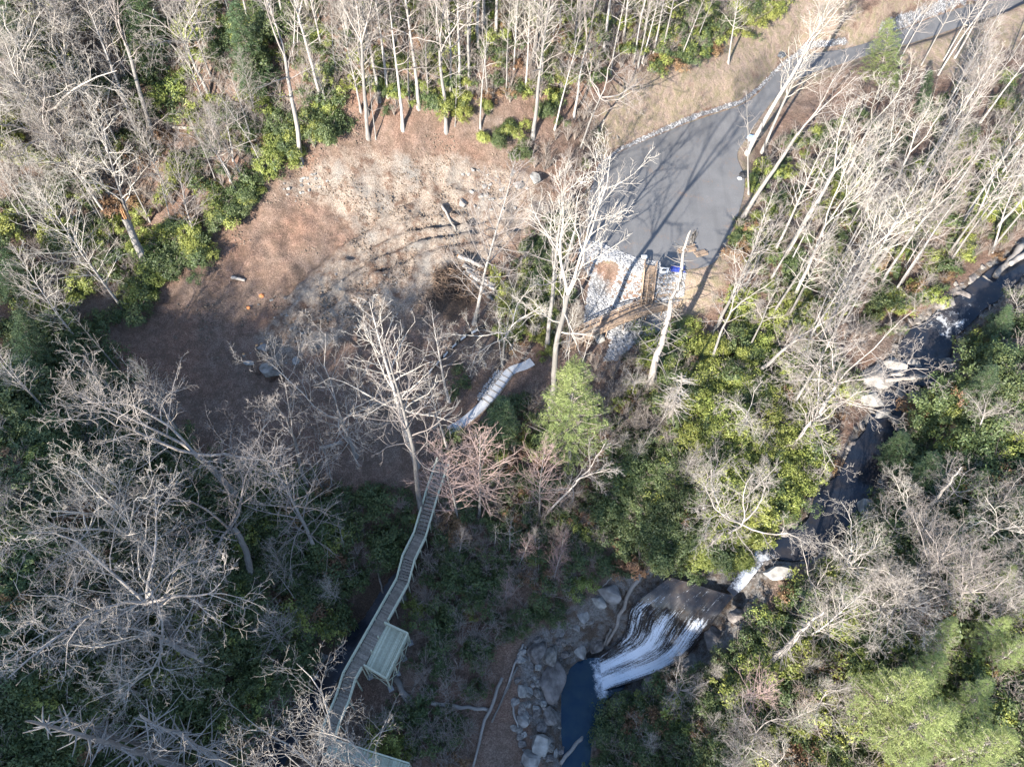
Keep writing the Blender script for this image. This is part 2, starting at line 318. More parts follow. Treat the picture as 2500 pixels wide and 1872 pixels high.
def ground_mat():
    m, nt, b = mat('forest_floor', .95, .1)
    big = noise(nt, .12, 4); med = noise(nt, .9, 6, rough=.65); fine = noise(nt, 6.5, 5, rough=.7); vf = noise(nt, 15, 3)
    leaf = mix(nt, ramp(nt, big, [(.35, (0, 0, 0)), (.65, (1, 1, 1))]), ramp(nt, fine, [(.28, (.08, .047, .033)), (.5, (.19, .113, .08)), (.72, (.36, .235, .175))]),
               ramp(nt, fine, [(.28, (.075, .055, .044)), (.5, (.175, .13, .102)), (.72, (.33, .26, .21))]))
    leaf = mix(nt, ramp(nt, med, [(.38, (.6, .6, .6)), (.6, (0, 0, 0))]), leaf, (.085, .06, .042))
    dirt = mix(nt, ramp(nt, math_(nt, 'ADD', math_(nt, 'MULTIPLY', med, .6), math_(nt, 'MULTIPLY', noise(nt, .3, 5, rough=.6), .4)), [(.48, (0, 0, 0)), (.58, (1, 1, 1))]), ramp(nt, fine, [(.32, (.105, .08, .06)), (.5, (.235, .187, .145)), (.7, (.385, .325, .265))]), ramp(nt, fine, [(.32, (.06, .038, .027)), (.52, (.135, .087, .062)), (.72, (.26, .185, .135))]))
    dirt = mix(nt, ramp(nt, noise(nt, .28, 4), [(.5, (0, 0, 0)), (.68, (.7, .7, .7))]), dirt, ramp(nt, fine, [(.3, (.13, .12, .105)), (.7, (.28, .262, .23))]))
    rock = mix(nt, ramp(nt, med, [(.42, (0, 0, 0)), (.6, (1, 1, 1))]), ramp(nt, fine, [(.3, (.08, .074, .068)), (.7, (.26, .245, .225))]), ramp(nt, fine, [(.3, (.045, .036, .03)), (.7, (.15, .11, .08))]))
    verge = mix(nt, ramp(nt, med, [(.42, (0, 0, 0)), (.62, (1, 1, 1))]), ramp(nt, fine, [(.3, (.19, .135, .1)), (.7, (.33, .255, .2))]), ramp(nt, fine, [(.3, (.14, .115, .068)), (.7, (.24, .2, .13))]))
    grav = ramp(nt, node_vor(nt, 4.5), [(0, (.14, .135, .13)), (.4, (.33, .32, .31)), (.9, (.5, .49, .475))])
    mud = ramp(nt, fine, [(.3, (.035, .026, .02)), (.7, (.12, .085, .062))])
    edge = math_(nt, 'MULTIPLY', math_(nt, 'SUBTRACT', math_(nt, 'ADD', math_(nt, 'MULTIPLY', med, .5), math_(nt, 'MULTIPLY', noise(nt, .35, 5, rough=.65), .5)), .5), 2.0)
    c = leaf
    for nm, cc in (('dirt', dirt), ('verge', verge), ('rock', rock), ('mud', mud), ('gravel', grav)):
        a = attr(nt, nm)
        f = math_(nt, 'MULTIPLY', math_(nt, 'SUBTRACT', math_(nt, 'ADD', a, edge), .36), 3.4, True)
        c = mix(nt, f, c, cc)
    L(nt, c, b.inputs['Base Color'])
    hgt = math_(nt, 'ADD', math_(nt, 'MULTIPLY', fine, .5), math_(nt, 'ADD', med, math_(nt, 'MULTIPLY', vf, .2)))
    bump(nt, b, hgt, .9, .42)
    return m
def node_vor(nt, scale):
    g = node(nt, 'ShaderNodeNewGeometry'); v = node(nt, 'ShaderNodeTexVoronoi'); v.inputs['Scale'].default_value = scale; L(nt, g.outputs['Position'], v.inputs['Vector'])
    s = node(nt, 'ShaderNodeSeparateColor'); L(nt, v.outputs['Color'], s.inputs[0])
    d = math_(nt, 'SUBTRACT', s.outputs[0], math_(nt, 'MULTIPLY', v.outputs['Distance'], .9), True)
    return d
M['ground'] = ground_mat()
def asphalt_mat():
    m, nt, b = mat('asphalt', .9, .2)
    c = mix(nt, ramp(nt, noise(nt, .22, 5), [(.35, (0, 0, 0)), (.7, (1, 1, 1))]), ramp(nt, noise(nt, 9, 4, rough=.7), [(.3, (.105, .102, .10)), (.7, (.145, .142, .138))]), ramp(nt, noise(nt, 9, 4, rough=.7), [(.3, (.13, .127, .124)), (.7, (.18, .175, .168))]))
    c = mix(nt, ramp(nt, noise(nt, 1.7, 5, rough=.75), [(.64, (0, 0, 0)), (.75, (.5, .5, .5))]), c, (.30, .28, .25))
    g = node(nt, 'ShaderNodeNewGeometry'); mp = node(nt, 'ShaderNodeMapping'); mp.inputs['Rotation'].default_value = (0, 0, .5); mp.inputs['Scale'].default_value = (.9, .05, 1); L(nt, g.outputs['Position'], mp.inputs[0])
    c = mix(nt, ramp(nt, noise(nt, 1, 3, mp.outputs[0]), [(.45, (0, 0, 0)), (.7, (.45, .45, .45))]), c, (.095, .092, .09))
    c = mix(nt, ramp(nt, math_(nt, 'ADD', math_(nt, 'MULTIPLY', noise(nt, .35, 4), .5), math_(nt, 'MULTIPLY', noise(nt, 5, 5, rough=.75), .5)), [(.575, (0, 0, 0)), (.64, (.8, .8, .8))]), c, (.20, .135, .095))
    L(nt, c, b.inputs['Base Color']); bump(nt, b, noise(nt, 14, 3), .3, .02)
    return m
M['asphalt'] = asphalt_mat()
M['stone'] = simple('grey_stone', (.16, .16, .158), (.37, .36, .35), 2.5, .9, .2, .05, island=.5)
M['path'] = simple('crushed_stone', (.30, .30, .30), (.47, .47, .465), 8, .95, .1, .03, 6)
M['boulder'] = simple('boulder_rock', (.055, .048, .042), (.25, .225, .2), 2.2, .9, .2, .15, 7, objrand=.3)
M['clod'] = simple('dirt_clod', (.075, .055, .04), (.21, .165, .125), 3, .95, .1, .03, island=.6)
M['palerock'] = simple('pale_rock', (.12, .112, .10), (.33, .31, .28), 1.6, .9, .2, .12, 7, objrand=.3)
def water_mat(name, deep, foam_amt, flow):
    m, nt, b = mat(name, .12, .32)
    if flow:
        a = node(nt, 'ShaderNodeUVMap'); mp = node(nt, 'ShaderNodeMapping'); mp.inputs['Scale'].default_value = flow; L(nt, a.outputs[0], mp.inputs[0]); vec = mp.outputs[0]
    else:
        vec = node(nt, 'ShaderNodeNewGeometry').outputs['Position']
    bot = ramp(nt, noise(nt, .5, 3), [(.4, deep), (.7, (deep[0] * 1.9 + .008, deep[1] * 1.5 + .003, deep[2] * 1.1))])
    fo = attr(nt, 'foam')
    st = noise(nt, 1.0, 6, vec, .7); fine = noise(nt, 7, 4, rough=.7)
    if flow and flow != 1:
        m2 = node(nt, 'ShaderNodeMapping'); m2.inputs['Scale'].default_value = (flow[0] * 2.6, flow[1] * 3.0, 1); L(nt, a.outputs[0], m2.inputs[0])
        s2 = noise(nt, 1.0, 5, m2.outputs[0], .7)
        f = math_(nt, 'MULTIPLY', math_(nt, 'SUBTRACT', math_(nt, 'ADD', math_(nt, 'MULTIPLY', fo, .62), math_(nt, 'ADD', math_(nt, 'MULTIPLY', st, 1.9), math_(nt, 'ADD', math_(nt, 'MULTIPLY', s2, 2.3), math_(nt, 'MULTIPLY', fine, 1.3)))), 3.12), 1.5, True)
        bot = mix(nt, ramp(nt, s2, [(.35, (.35, .35, .35)), (.6, (1, 1, 1))]), bot, mix(nt, ramp(nt, noise(nt, 1.3, 5), [(.4, (0, 0, 0)), (.65, (1, 1, 1))]), (.016, .016, .017), (.045, .038, .032)))
    else:
        f = math_(nt, 'MULTIPLY', math_(nt, 'SUBTRACT', math_(nt, 'ADD', math_(nt, 'MULTIPLY', fo, .6), math_(nt, 'ADD', math_(nt, 'MULTIPLY', st, 1.5), math_(nt, 'MULTIPLY', fine, .7))), 1.62), 2.2, True)
    L(nt, mix(nt, f, bot, (.70, .73, .76)), b.inputs['Base Color'])
    L(nt, math_(nt, 'ADD', math_(nt, 'MULTIPLY', f, .6), .1), b.inputs['Roughness'])
    bump(nt, b, noise(nt, 2.2, 3, vec if flow else None), .25, .08)
    return m
M['pool'] = water_mat('pool_water', (.004, .022, .045), 0, None)
M['stream'] = water_mat('stream_water', (.012, .016, .024), 1, None)
M['fall'] = water_mat('falling_water', (.022, .018, .016), 1, (22, 2.6, 1))
M['black'] = simple('black_fabric', (.012, .012, .013), (.03, .03, .032), 3, .7)
M['white'] = simple('white_plastic', (.62, .63, .64), (.75, .76, .76), 3, .5)
M['blue'] = simple('blue_tarp', (.012, .022, .13), (.025, .045, .22), 4, .5)
M['paleblue'] = simple('pale_blue_sheet', (.18, .30, .5), (.4, .5, .62), 3, .5)
M['darkmetal'] = simple('dark_metal', (.03, .035, .04), (.08, .085, .09), 4, .5)
M['orange'] = simple('orange_clay', (.5, .17, .06), (.6, .25, .1), 3, .9)

# ------------------------------------------------------------------ mesh making
def mesh_np(name, V, Q, mats, mi=None, smooth_=False, attrs=None, uv=None):
    V = np.asarray(V, np.float32); Q = np.asarray(Q, np.int32); n = Q.shape[1]
    me = bpy.data.meshes.new(name)
    me.vertices.add(len(V)); me.vertices.foreach_set('co', V.ravel())
    me.loops.add(Q.size); me.loops.foreach_set('vertex_index', Q.ravel())
    me.polygons.add(len(Q)); me.polygons.foreach_set('loop_start', np.arange(0, Q.size, n, dtype=np.int32))
    if mi is not None: me.polygons.foreach_set('material_index', np.asarray(mi, np.int32))
    me.polygons.foreach_set('use_smooth', np.full(len(Q), smooth_, bool))
    for m in mats: me.materials.append(m)
    for k, v in (attrs or {}).items():
        a = me.attributes.new(k, 'FLOAT', 'POINT'); a.data.foreach_set('value', np.asarray(v, np.float32).ravel())
    if uv is not None:
        l = me.uv_layers.new(name='UVMap'); l.data.foreach_set('uv', np.asarray(uv, np.float32)[Q.ravel()].ravel())
    me.update(calc_edges=True)
    return me
def grid_quads(nr, nc):
    i = np.arange(nr - 1)[:, None] * nc + np.arange(nc - 1)[None, :]; i = i.ravel()
    return np.stack([i, i + 1, i + nc + 1, i + nc], 1)
def link(name, me, parent=None, loc=None):
    o = bpy.data.objects.new(name, me); col.objects.link(o)
    if parent: o.parent = parent
    if loc is not None: o.location = loc
    return o
def tag(o, label=None, cat=None, group=None, kind=None):
    if label: o['label'] = label
    if cat: o['category'] = cat
    if group: o['group'] = group
    if kind: o['kind'] = kind
    return o
def thing(name, label, cat, loc, group=None):
    o = bpy.data.objects.new(name, None); o.empty_display_size = .5; col.objects.link(o); o.location = loc
    return tag(o, label, cat, group)

class Tubes:
    def __init__(s): s.d = {}
    def add(s, pts, rads, sides):
        s.d.setdefault((len(pts), sides), []).append((pts, rads))
    def arrays(s, caps=False):
        VV, QQ, off = [], [], 0
        for (k, sd), L_ in s.d.items():
            P = np.array([[tuple(p) for p in a] for a, _ in L_], float); R = np.array([r for _, r in L_], float); N = len(P)
            T = np.empty_like(P); T[:, 1:-1] = P[:, 2:] - P[:, :-2]; T[:, 0] = P[:, 1] - P[:, 0]; T[:, -1] = P[:, -1] - P[:, -2]
            T /= np.linalg.norm(T, axis=2, keepdims=True) + 1e-9
            m = T.mean(1); ref = np.where((np.abs(m[:, 2]) > .8)[:, None], np.array([1., 0, 0]), np.array([0, 0, 1.]))[:, None, :]
            A = np.cross(T, np.broadcast_to(ref, T.shape)); A /= np.linalg.norm(A, axis=2, keepdims=True) + 1e-9
            B = np.cross(T, A)
            th = np.arange(sd) * 2 * np.pi / sd
            V = P[:, :, None, :] + R[:, :, None, None] * (np.cos(th)[None, None, :, None] * A[:, :, None, :] + np.sin(th)[None, None, :, None] * B[:, :, None, :])
            i = np.arange(k - 1)[:, None] * sd; j = np.arange(sd)[None, :]; j2 = (j + 1) % sd
            q = np.stack([i + j, i + j2, i + sd + j2, i + sd + j], 2).reshape(-1, 4)
            Q = (q[None] + (np.arange(N) * k * sd)[:, None, None]).reshape(-1, 4) + off
            VV.append(V.reshape(-1, 3)); QQ.append(Q); off += N * k * sd
        if not VV: return np.zeros((0, 3)), np.zeros((0, 4), int)
        return np.concatenate(VV), np.concatenate(QQ)
    def mesh(s, name, m, smooth_=True):
        V, Q = s.arrays(); return mesh_np(name, V, Q, [m], smooth_=smooth_)

class Boxes:
    def __init__(s): s.V, s.Q = [], []
    def hexa(s, c):
        n = len(s.V); s.V += [tuple(p) for p in c]
        s.Q += [[n + a for a in f] for f in ((0, 3, 2, 1), (4, 5, 6, 7), (0, 1, 5, 4), (1, 2, 6, 5), (2, 3, 7, 6), (3, 0, 4, 7))]
    def beam(s, p, q, w, h, up=Vector((0, 0, 1))):
        p = Vector(p); q = Vector(q); d = (q - p).normalized(); a = d.cross(up)
        if a.length < .01: a = Vector((1, 0, 0))
        a.normalize(); b = a.cross(d)
        a *= w / 2; b *= h / 2
        s.hexa([p - a - b, p + a - b, q + a - b, q - a - b, p - a + b, p + a + b, q + a + b, q - a + b])
    def box(s, c, sx, sy, sz, rz=0):
        c = Vector(c); m = Matrix.Rotation(rz, 3, 'Z'); o = []
        for dz in (0, sz):
            for dx, dy in ((-1, -1), (1, -1), (1, 1), (-1, 1)): o.append(c + m @ Vector((dx * sx / 2, dy * sy / 2, dz)))
        s.hexa(o)
    def mesh(s, name, m): return mesh_np(name, s.V, s.Q, [m])

# ------------------------------------------------------------------ ground sheet with its kinds of surface
def soft_poly(pts, z, w):
    P_ = poly_on(pts, z); d = poly_dist(X, Y, P_); return np.where(in_poly(X, Y, P_), smooth(.5 + d / w), smooth(.5 - d / w))
VERGE = [(1270,315),(1340,262),(1440,215),(1540,150),(1620,105),(1700,60),(1780,50),(1840,70),(1990,20),(2100,-25),(2230,-60),(2300,10),(2212,90),(2120,190),(2050,170),(1970,160),(1900,130),(1760,180),(1700,230),(1640,310),(1640,440),(1590,560),(1560,640),(1490,660),(1420,600),(1300,560),(1245,520),(1245,440),(1285,360)]
m_verge = soft_poly(VERGE, lambda a, b: lot_z(a, b) + .3, 4)
ROCKZ = [(1340,1235),(1300,1300),(1230,1320),(1160,1360),(1120,1420),(1130,1500),(1150,1580),(1180,1656),(1260,1700),(1300,1600),(1380,1500),(1480,1440),(1560,1380),(1620,1300),(1590,1250),(1480,1230)]
m_rock = np.clip(soft_poly(ROCKZ, 3, 4) + smooth(1 - (d_fall - 1.5) / 3) + smooth(1 - d_stream / 1.6) * .75, 0, 1)
RIP = [(1262,545),(1300,556),(1345,575),(1400,592),(1470,598),(1475,640),(1430,690),(1380,710),(1340,745),(1312,742),(1330,700),(1290,690),(1265,670),(1275,600),(1240,560)]
RIPW = poly_on(RIP, 16.5)
m_grav = np.where(in_poly(X, Y, RIPW), .8, 0.) * smooth(.75 + vnoise(X, Y, 5, 31) * 2.2)
GEDGE = [(1272,440),(1296,358),(1330,328),(1400,296),(1500,255),(1600,222),(1642,190),(1684,146),(1735,112),(1825,98)]
ge = [on_lot(a, b) for a, b in GEDGE]
m_grav = np.maximum(m_grav, smooth(1.0 - poly_dist(X, Y, ge, False) / .6))
ge2 = [on_lot(a, b) for a, b in [(1900,75),(1990,40),(2060,15),(2130,-10),(2240,-50)]]
m_grav = np.maximum(m_grav, smooth(1.15 - poly_dist(X, Y, ge2, False) / 1.0))
m_mud = np.clip(smooth(1 - d_creek / 3.2), 0, 1)
SLASH = [(930,600),(1000,575),(1050,590),(1040,640),(980,680),(920,650)]
m_mud = np.maximum(m_mud, soft_poly(SLASH, 17, 3) * .8)
gq = grid_quads(len(GY), len(GX))
g = link('ground', mesh_np('ground', np.stack([X, Y, Z], 2).reshape(-1, 3), gq, [M['ground']], smooth_=True,
    attrs=dict(dirt=m_dirt, verge=m_verge * (1 - m_grav) * .72, rock=m_rock, gravel=m_grav, mud=m_mud)))
tag(g, kind='structure')

# asphalt sheet
import bmesh
from mathutils.geometry import tessellate_polygon
def sheet(name, poly, zf, m, dz, cuts=0):
    tri = tessellate_polygon([[Vector((x, y, 0)) for x, y in poly]])
    bm = bmesh.new(); vs = [bm.verts.new((x, y, 0)) for x, y in poly]
    for t in tri:
        try: bm.faces.new([vs[i] for i in t])
        except ValueError: pass
    for _ in range(cuts):
        long_ = [e for e in bm.edges if e.calc_length() > .8]
        if not long_: break
        bmesh.ops.subdivide_edges(bm, edges=long_, cuts=1); bmesh.ops.triangulate(bm, faces=bm.faces[:])
    for v in bm.verts: v.co.z = zf(v.co.x, v.co.y) + dz
    bm.normal_update()
    for f in bm.faces:
        if f.normal.z < 0: f.normal_flip()
    me = bpy.data.meshes.new(name); bm.to_mesh(me); bm.free(); me.materials.append(m)
    return link(name, me)
lw = [tuple(p) for p in refine(LOTW + [LOTW[0]], 150)[:-1]]
tag(sheet('road', lw, lambda x, y: float(lotplane(x, y)), M['asphalt'], .05, 0), kind='structure')
# gravel footpath with timber edging
pw = path_w
def strip(name, line, halfs, m, nc=7, dz=.03, foam=None):
    T = np.gradient(line[:, :2], axis=0); T /= np.linalg.norm(T, axis=1, keepdims=True); Nn = np.stack([-T[:, 1], T[:, 0]], 1)
    s = np.linspace(-1, 1, nc); hv = np.asarray(halfs)[:, None]
    xy = line[:, None, :2] + Nn[:, None, :] * (s[None, :, None] * hv[:, :, None])
    V = np.concatenate([xy, np.broadcast_to(line[:, None, 2:3] + dz, xy.shape[:2] + (1,))], 2).reshape(-1, 3)
    at = {} if foam is None else {'foam': foam}
    uv = np.stack(np.broadcast_arrays((s[None, :] + 1) / 2, np.linspace(0, 1, len(line))[:, None]), 2).reshape(-1, 2)
    return link(name, mesh_np(name, V, grid_quads(len(line), nc)[:, ::-1], [m], smooth_=True, attrs=at, uv=uv))
tag(strip('path', pw, np.full(60, .66), M['path'], 5, .07), kind='structure')
def side_line(line, off, dz, i0=0, i1=None):
    T = np.gradient(line[:, :2], axis=0); T /= np.linalg.norm(T, axis=1, keepdims=True)
    q = line[:, :2] + np.stack([-T[:, 1], T[:, 0]], 1) * off
    return [Vector((a, b, c + dz)) for (a, b), c in zip(q, line[:, 2])][i0:i1]
bx = Boxes(); e = side_line(pw, .74, .06, 18, 60)
for a, b in zip(e[:-1], e[1:]): bx.beam(a, b, .16, .3)
tag(link('timber_edging', bx.mesh('timber_edging', M['brownwood'])), 'brown timber edging along the downhill side of the grey gravel path', 'edging')
T_ = np.gradient(pw[:, :2], axis=0); T_ /= np.linalg.norm(T_, axis=1, keepdims=True)
STEP_L = ['uppermost timber step, where the gravel path bends', 'second timber step from the path bend', 'third timber step down the gravel path', 'timber step midway beside the white stones', 'fifth timber step beside the white stones', 'sixth timber step near the foot of the white stones', 'lowest step of the close flight on the gravel path', 'lone timber step near the lower end of the gravel path']
for k, i in enumerate([17, 21, 24, 27, 30, 33, 36, 55]):
    bx = Boxes(); n = Vector((-T_[i][1], T_[i][0], 0)); c = Vector(pw[i][:3])
    bx.beam(c - n * .68 + Vector((0, 0, .05)), c + n * .68 + Vector((0, 0, .06)), .13, .12)
    tag(link('timber_step', bx.mesh('timber_step', M['oldwood'])), STEP_L[k], 'step', 'timber steps on the gravel path')

# water
foam = np.zeros((110, 9)); vv = np.linspace(0, len(STREAM) - 1, 110)
def fpk(c, w, a): return a * np.exp(-((vv - c) / w) ** 2)
fp = .38 + fpk(4.6, .7, .5) + fpk(3.4, .4, .2) + fpk(8.6, .4, .15) + fpk(10.2, .5, .22) + fpk(17.4, 1.3, .95) + fpk(16.4, .4, .3)
foam += fp[:, None]
rf = np.random.RandomState(4)
tag(strip('stream', stream_w, stream_w[:, 3] * .8 * (1 + .45 * vnoise(stream_w[:, 0], stream_w[:, 1], 3.0, 51)), M['stream'], 9, .0, foam.ravel()), kind='structure')
tag(strip('creek', creek_w, creek_w[:, 3] * 1.1, M['stream'], 5, -.12, np.full(40 * 5, .45)), kind='structure')
po = sheet('pool_water', [tuple(p) for p in refine(POOLW + [POOLW[0]], 70)[:-1]], lambda x, y: 0.0, M['pool'], 0, 5)
tag(po, kind='structure')
pf = [0.0] * len(po.data.vertices); foot = np.array([FALL[-1, i] for i in range(34)])
for i, v in enumerate(po.data.vertices):
    d = float(np.min(np.hypot(foot[:, 0] - v.co.x, foot[:, 1] - v.co.y))); pf[i] = .30 + 1.15 * math.exp(-(d / 1.1) ** 2)
a = po.data.attributes.new('foam', 'FLOAT', 'POINT'); a.data.foreach_set('value', pf)
rows = np.linspace(0, 1, 60)[:, None]; cols_ = np.linspace(0, 1, 34)[None, :]
band = lambda c, w: np.exp(-((cols_ - c) / w) ** 2)
lower = smooth((rows - .3) / .45)
edge_ = smooth(np.minimum(cols_, 1 - cols_) / .09 + vnoise(rows * 9, cols_ * 3, 1, 61) * .8)
ff = .12 + .8 * band(.08, .11) * smooth((rows - .12) / .2) * (1 - smooth((rows - .75) / .1) * .8) + 1.0 * band(.50 - .1 * rows, .1) * smooth((rows - .22) / .12) + 1.1 * band(.86 - .06 * rows, .12) * smooth((rows - .22) / .1) + .8 * lower * smooth((cols_ - .12) / .15) + .4 * smooth((rows - .88) / .1)
FZ = FALL.copy(); FZ[:, :, 2] += vnoise(FALL[:, :, 0], FALL[:, :, 1], 1.6, 7) * .35 + vnoise(FALL[:, :, 0], FALL[:, :, 1], .6, 8) * .14
FZ[-1, :, 2] = -.05
uv = np.stack(np.broadcast_arrays(cols_, rows), 2).reshape(-1, 2)
wf = link('waterfall', mesh_np('waterfall', FZ.reshape(-1, 3), grid_quads(60, 34), [M['fall']], smooth_=True, attrs={'foam': (ff * (.35 + .65 * edge_)).ravel()}, uv=uv))
if wf.data.polygons[500].normal.z < 0: wf.data.flip_normals()
tag(wf, kind='structure')

# ------------------------------------------------------------------ timber walkways
def walkway(root, pts, width, kinds, m_deck, m_rail, rails=(True, True), ground_posts=True, post_step=1.75):
    """Decks and stair flights along pts, each with handrails, posts and ground supports, every piece a child of root."""
    o = root.location
    P3 = [Vector(p) for p in pts]
    def side(i):                                   # mitred sideways direction at a corner
        d = Vector((0, 0, 0))
        if i > 0: d += (P3[i] - P3[i - 1]).xy.normalized().to_3d()
        if i < len(P3) - 1: d += (P3[i + 1] - P3[i]).xy.normalized().to_3d()
        d.z = 0; d.normalize(); return Vector((d.y, -d.x, 0))
    for i in range(len(P3) - 1):
        a, b = P3[i], P3[i + 1]; d = b - a; L2 = d.xy.length; s = Vector((d.y, -d.x, 0)).normalized()
        bx = Boxes()
        if kinds[i] == 'stair':
            n = max(3, int(abs(d.z) / .18), int(L2 / .42))
            for k in range(n):
                c = a + d * ((k + .5) / n); h = a.z + d.z * ((k + (1 if d.z < 0 else 0)) / n)
                t = Vector((d.x, d.y, 0)).normalized() * (L2 / n * .46)
                bx.beam(Vector((c.x, c.y, h)) - t, Vector((c.x, c.y, h)) + t, width, .05)
            nm = 'stair_flight'
        else:
            n = max(2, int(L2 / .15))
            for k in range(n):
                c = a + d * ((k + .5) / n); t = d.normalized() * (d.length / n * .455)
                bx.beam(c - t, c + t, width, .045)
            nm = 'deck'
        for sg in (-1, 0, 1): bx.beam(a + s * sg * width * .46 - Vector((0, 0, .17)), b + s * sg * width * .46 - Vector((0, 0, .17)), .06, .24)
        bm_ = link(nm, bx.mesh(nm, m_deck), root); bm_.location = -o
        for sg, want in ((-1, rails[0]), (1, rails[1])):
            w = want[i] if isinstance(want, (list, tuple)) else want
            if not w: continue
            sa, sb = side(i) * sg * width * .53, side(i + 1) * sg * width * .53
            bx = Boxes(); pa, pb = a + sa, b + sb
            for hz, ww, hh in ((1.06, .16, .05), (.98, .045, .1), (.66, .04, .1), (.34, .04, .1)):
                bx.beam(pa + Vector((0, 0, hz)), pb + Vector((0, 0, hz)), ww, hh)
            r = link('handrail', bx.mesh('handrail', m_rail), root); r.location = -o
            n = max(1, round((pb - pa).length / post_step))
            for k in range(n + (1 if i == len(P3) - 2 else 0)):
                c = pa.lerp(pb, k / n); gz = height(c.x, c.y) - .2
                bx = Boxes(); bx.beam(Vector((c.x, c.y, max(gz, c.z - 7) if ground_posts else c.z - .4)), c + Vector((0, 0, 1.03)), .1, .1)
                p = link('post', bx.mesh('post', m_rail), root); p.location = -o
BW = [(958,1000,12.2),(934,1071,10.9),(908,1160,8.9),(884,1209,8.8),(871,1259,7.2),(757,1463,6.5),(742,1512,5.2),(721,1561,5.1),(709,1599,3.9),(703,1613,3.9)]
bwp = [at_z(*p) for p in BW]
bw = thing('boardwalk', 'long timber boardwalk with stairs and handrails stepping down to the viewing platform', 'boardwalk', (bwp[4].x, bwp[4].y, height(bwp[4].x, bwp[4].y)))
walkway(bw, bwp, 1.45, ['stair','stair','deck','stair','deck','stair','deck','stair','deck'], M['oldwood'], M['newwood'], ([True, True, True, True, False, True, True, True, False], True))
a, b = bwp[4], bwp[5]; dd = (b - a).normalized(); sd = Vector((dd.y, -dd.x, 0)).normalized()
if sd.x < 0: sd = -sd
# the last landing turns to the right
tl = [at_z(709,1613,3.9), at_z(790,1640,3.9), at_z(880,1668,3.9)]
walkway(bw, tl, 1.5, ['deck', 'deck'], M['newwood'], M['newwood'], (True, True))
# rail on the ramp's right side above and below the platform
def rail(root, p, q, m):
    bx = Boxes()
    for hz, ww, hh in ((1.06, .16, .05), (.98, .045, .1), (.66, .04, .1), (.34, .04, .1)):
        bx.beam(Vector(p) + Vector((0, 0, hz)), Vector(q) + Vector((0, 0, hz)), ww, hh)
    link('handrail', bx.mesh('handrail', m), root).location = -root.location
pl = [at_z(833,1349,6.85), at_z(882,1372,6.85), at_z(836,1468,6.7), at_z(789,1440,6.6)]
side_r = sd * 1.45 * .53
for (p, q) in ((a + side_r, a.lerp(b, .40) + side_r), (a.lerp(b, .885) + side_r, b + side_r)):
    rail(bw, p, q, M['newwood'])
    n = max(1, round((q - p).length / 1.8))
    for k in range(n + 1):
        c = p.lerp(q, k / n); bx = Boxes(); bx.beam(Vector((c.x, c.y, height(c.x, c.y) - .2)), c + Vector((0, 0, 1.03)), .1, .1)
        link('post', bx.mesh('post', M['newwood']), bw).location = -bw.location
vp = thing('viewing_platform', 'pale new timber viewing platform raised on braced posts beside the boardwalk', 'platform', (pl[2].x, pl[2].y, height(pl[2].x, pl[2].y)))
def vpart(nm, bx, m): link(nm, bx.mesh(nm, m), vp).location = -vp.location
bx = Boxes(); nb = 30
for k in range(nb):
    t0, t1 = (k + .04) / nb, (k + .96) / nb
    e0, e1 = pl[0].lerp(pl[1], t0), pl[3].lerp(pl[2], t0); f0, f1 = pl[0].lerp(pl[1], t1), pl[3].lerp(pl[2], t1); z = Vector((0, 0, .045))
    bx.hexa([e0, f0, f1, e1, e0 + z, f0 + z, f1 + z, e1 + z])
vpart('deck', bx, M['newwood'])
bx = Boxes()
for k in range(7):
    bx.beam(pl[0].lerp(pl[3], k / 6) - Vector((0, 0, .14)), pl[1].lerp(pl[2], k / 6) - Vector((0, 0, .14)), .06, .25)
for p, q in ((pl[0], pl[3]), (pl[1], pl[2])): bx.beam(p - Vector((0, 0, .38)), q - Vector((0, 0, .38)), .12, .22)
vpart('joists', bx, M['newwood'])
for p, q in ((pl[0], pl[1]), (pl[1], pl[2]), (pl[2], pl[3])):
    bx = Boxes()
    for hz, ww, hh in ((1.06, .17, .05), (.98, .045, .1), (.7, .04, .1), (.46, .04, .1), (.22, .04, .1)):
        bx.beam(p + Vector((0, 0, hz)), q + Vector((0, 0, hz)), ww, hh)
    vpart('handrail', bx, M['newwood'])
feet = []
for p, q in ((pl[0], pl[3]), (pl[1], pl[2])):
    row = []
    for k in range(4):
        c = p.lerp(q, k / 3); gz = height(c.x, c.y); row.append((c, gz))
        bx = Boxes(); bx.beam(Vector((c.x, c.y, gz - .2)), c + Vector((0, 0, 1.03)), .15, .15); vpart('post', bx, M['newwood'])
        bx = Boxes(); bx.box((c.x, c.y, gz - .15), .6, .6, .3, .5); vpart('footing', bx, M['stone'])
    feet.append(row)
for row in feet:
    for k in range(3):
        (c0, g0), (c1, g1) = row[k], row[k + 1]
        for u, v in ((Vector((c0.x, c0.y, g0 + .4)), c1 - Vector((0, 0, .5))), (c0 - Vector((0, 0, .5)), Vector((c1.x, c1.y, g1 + .4)))):
            bx = Boxes(); bx.beam(u + Vector((.05, 0, 0)), v + Vector((.05, 0, 0)), .05, .14); vpart('brace', bx, M['newwood'])
for k in (0, 3):
    (c0, g0), (c1, g1) = feet[0][k], feet[1][k]
    for u, v in ((Vector((c0.x, c0.y, g0 + .4)), c1 - Vector((0, 0, .5))), (c0 - Vector((0, 0, .5)), Vector((c1.x, c1.y, g1 + .4)))):
        bx = Boxes(); bx.beam(u, v, .05, .14); vpart('brace', bx, M['newwood'])

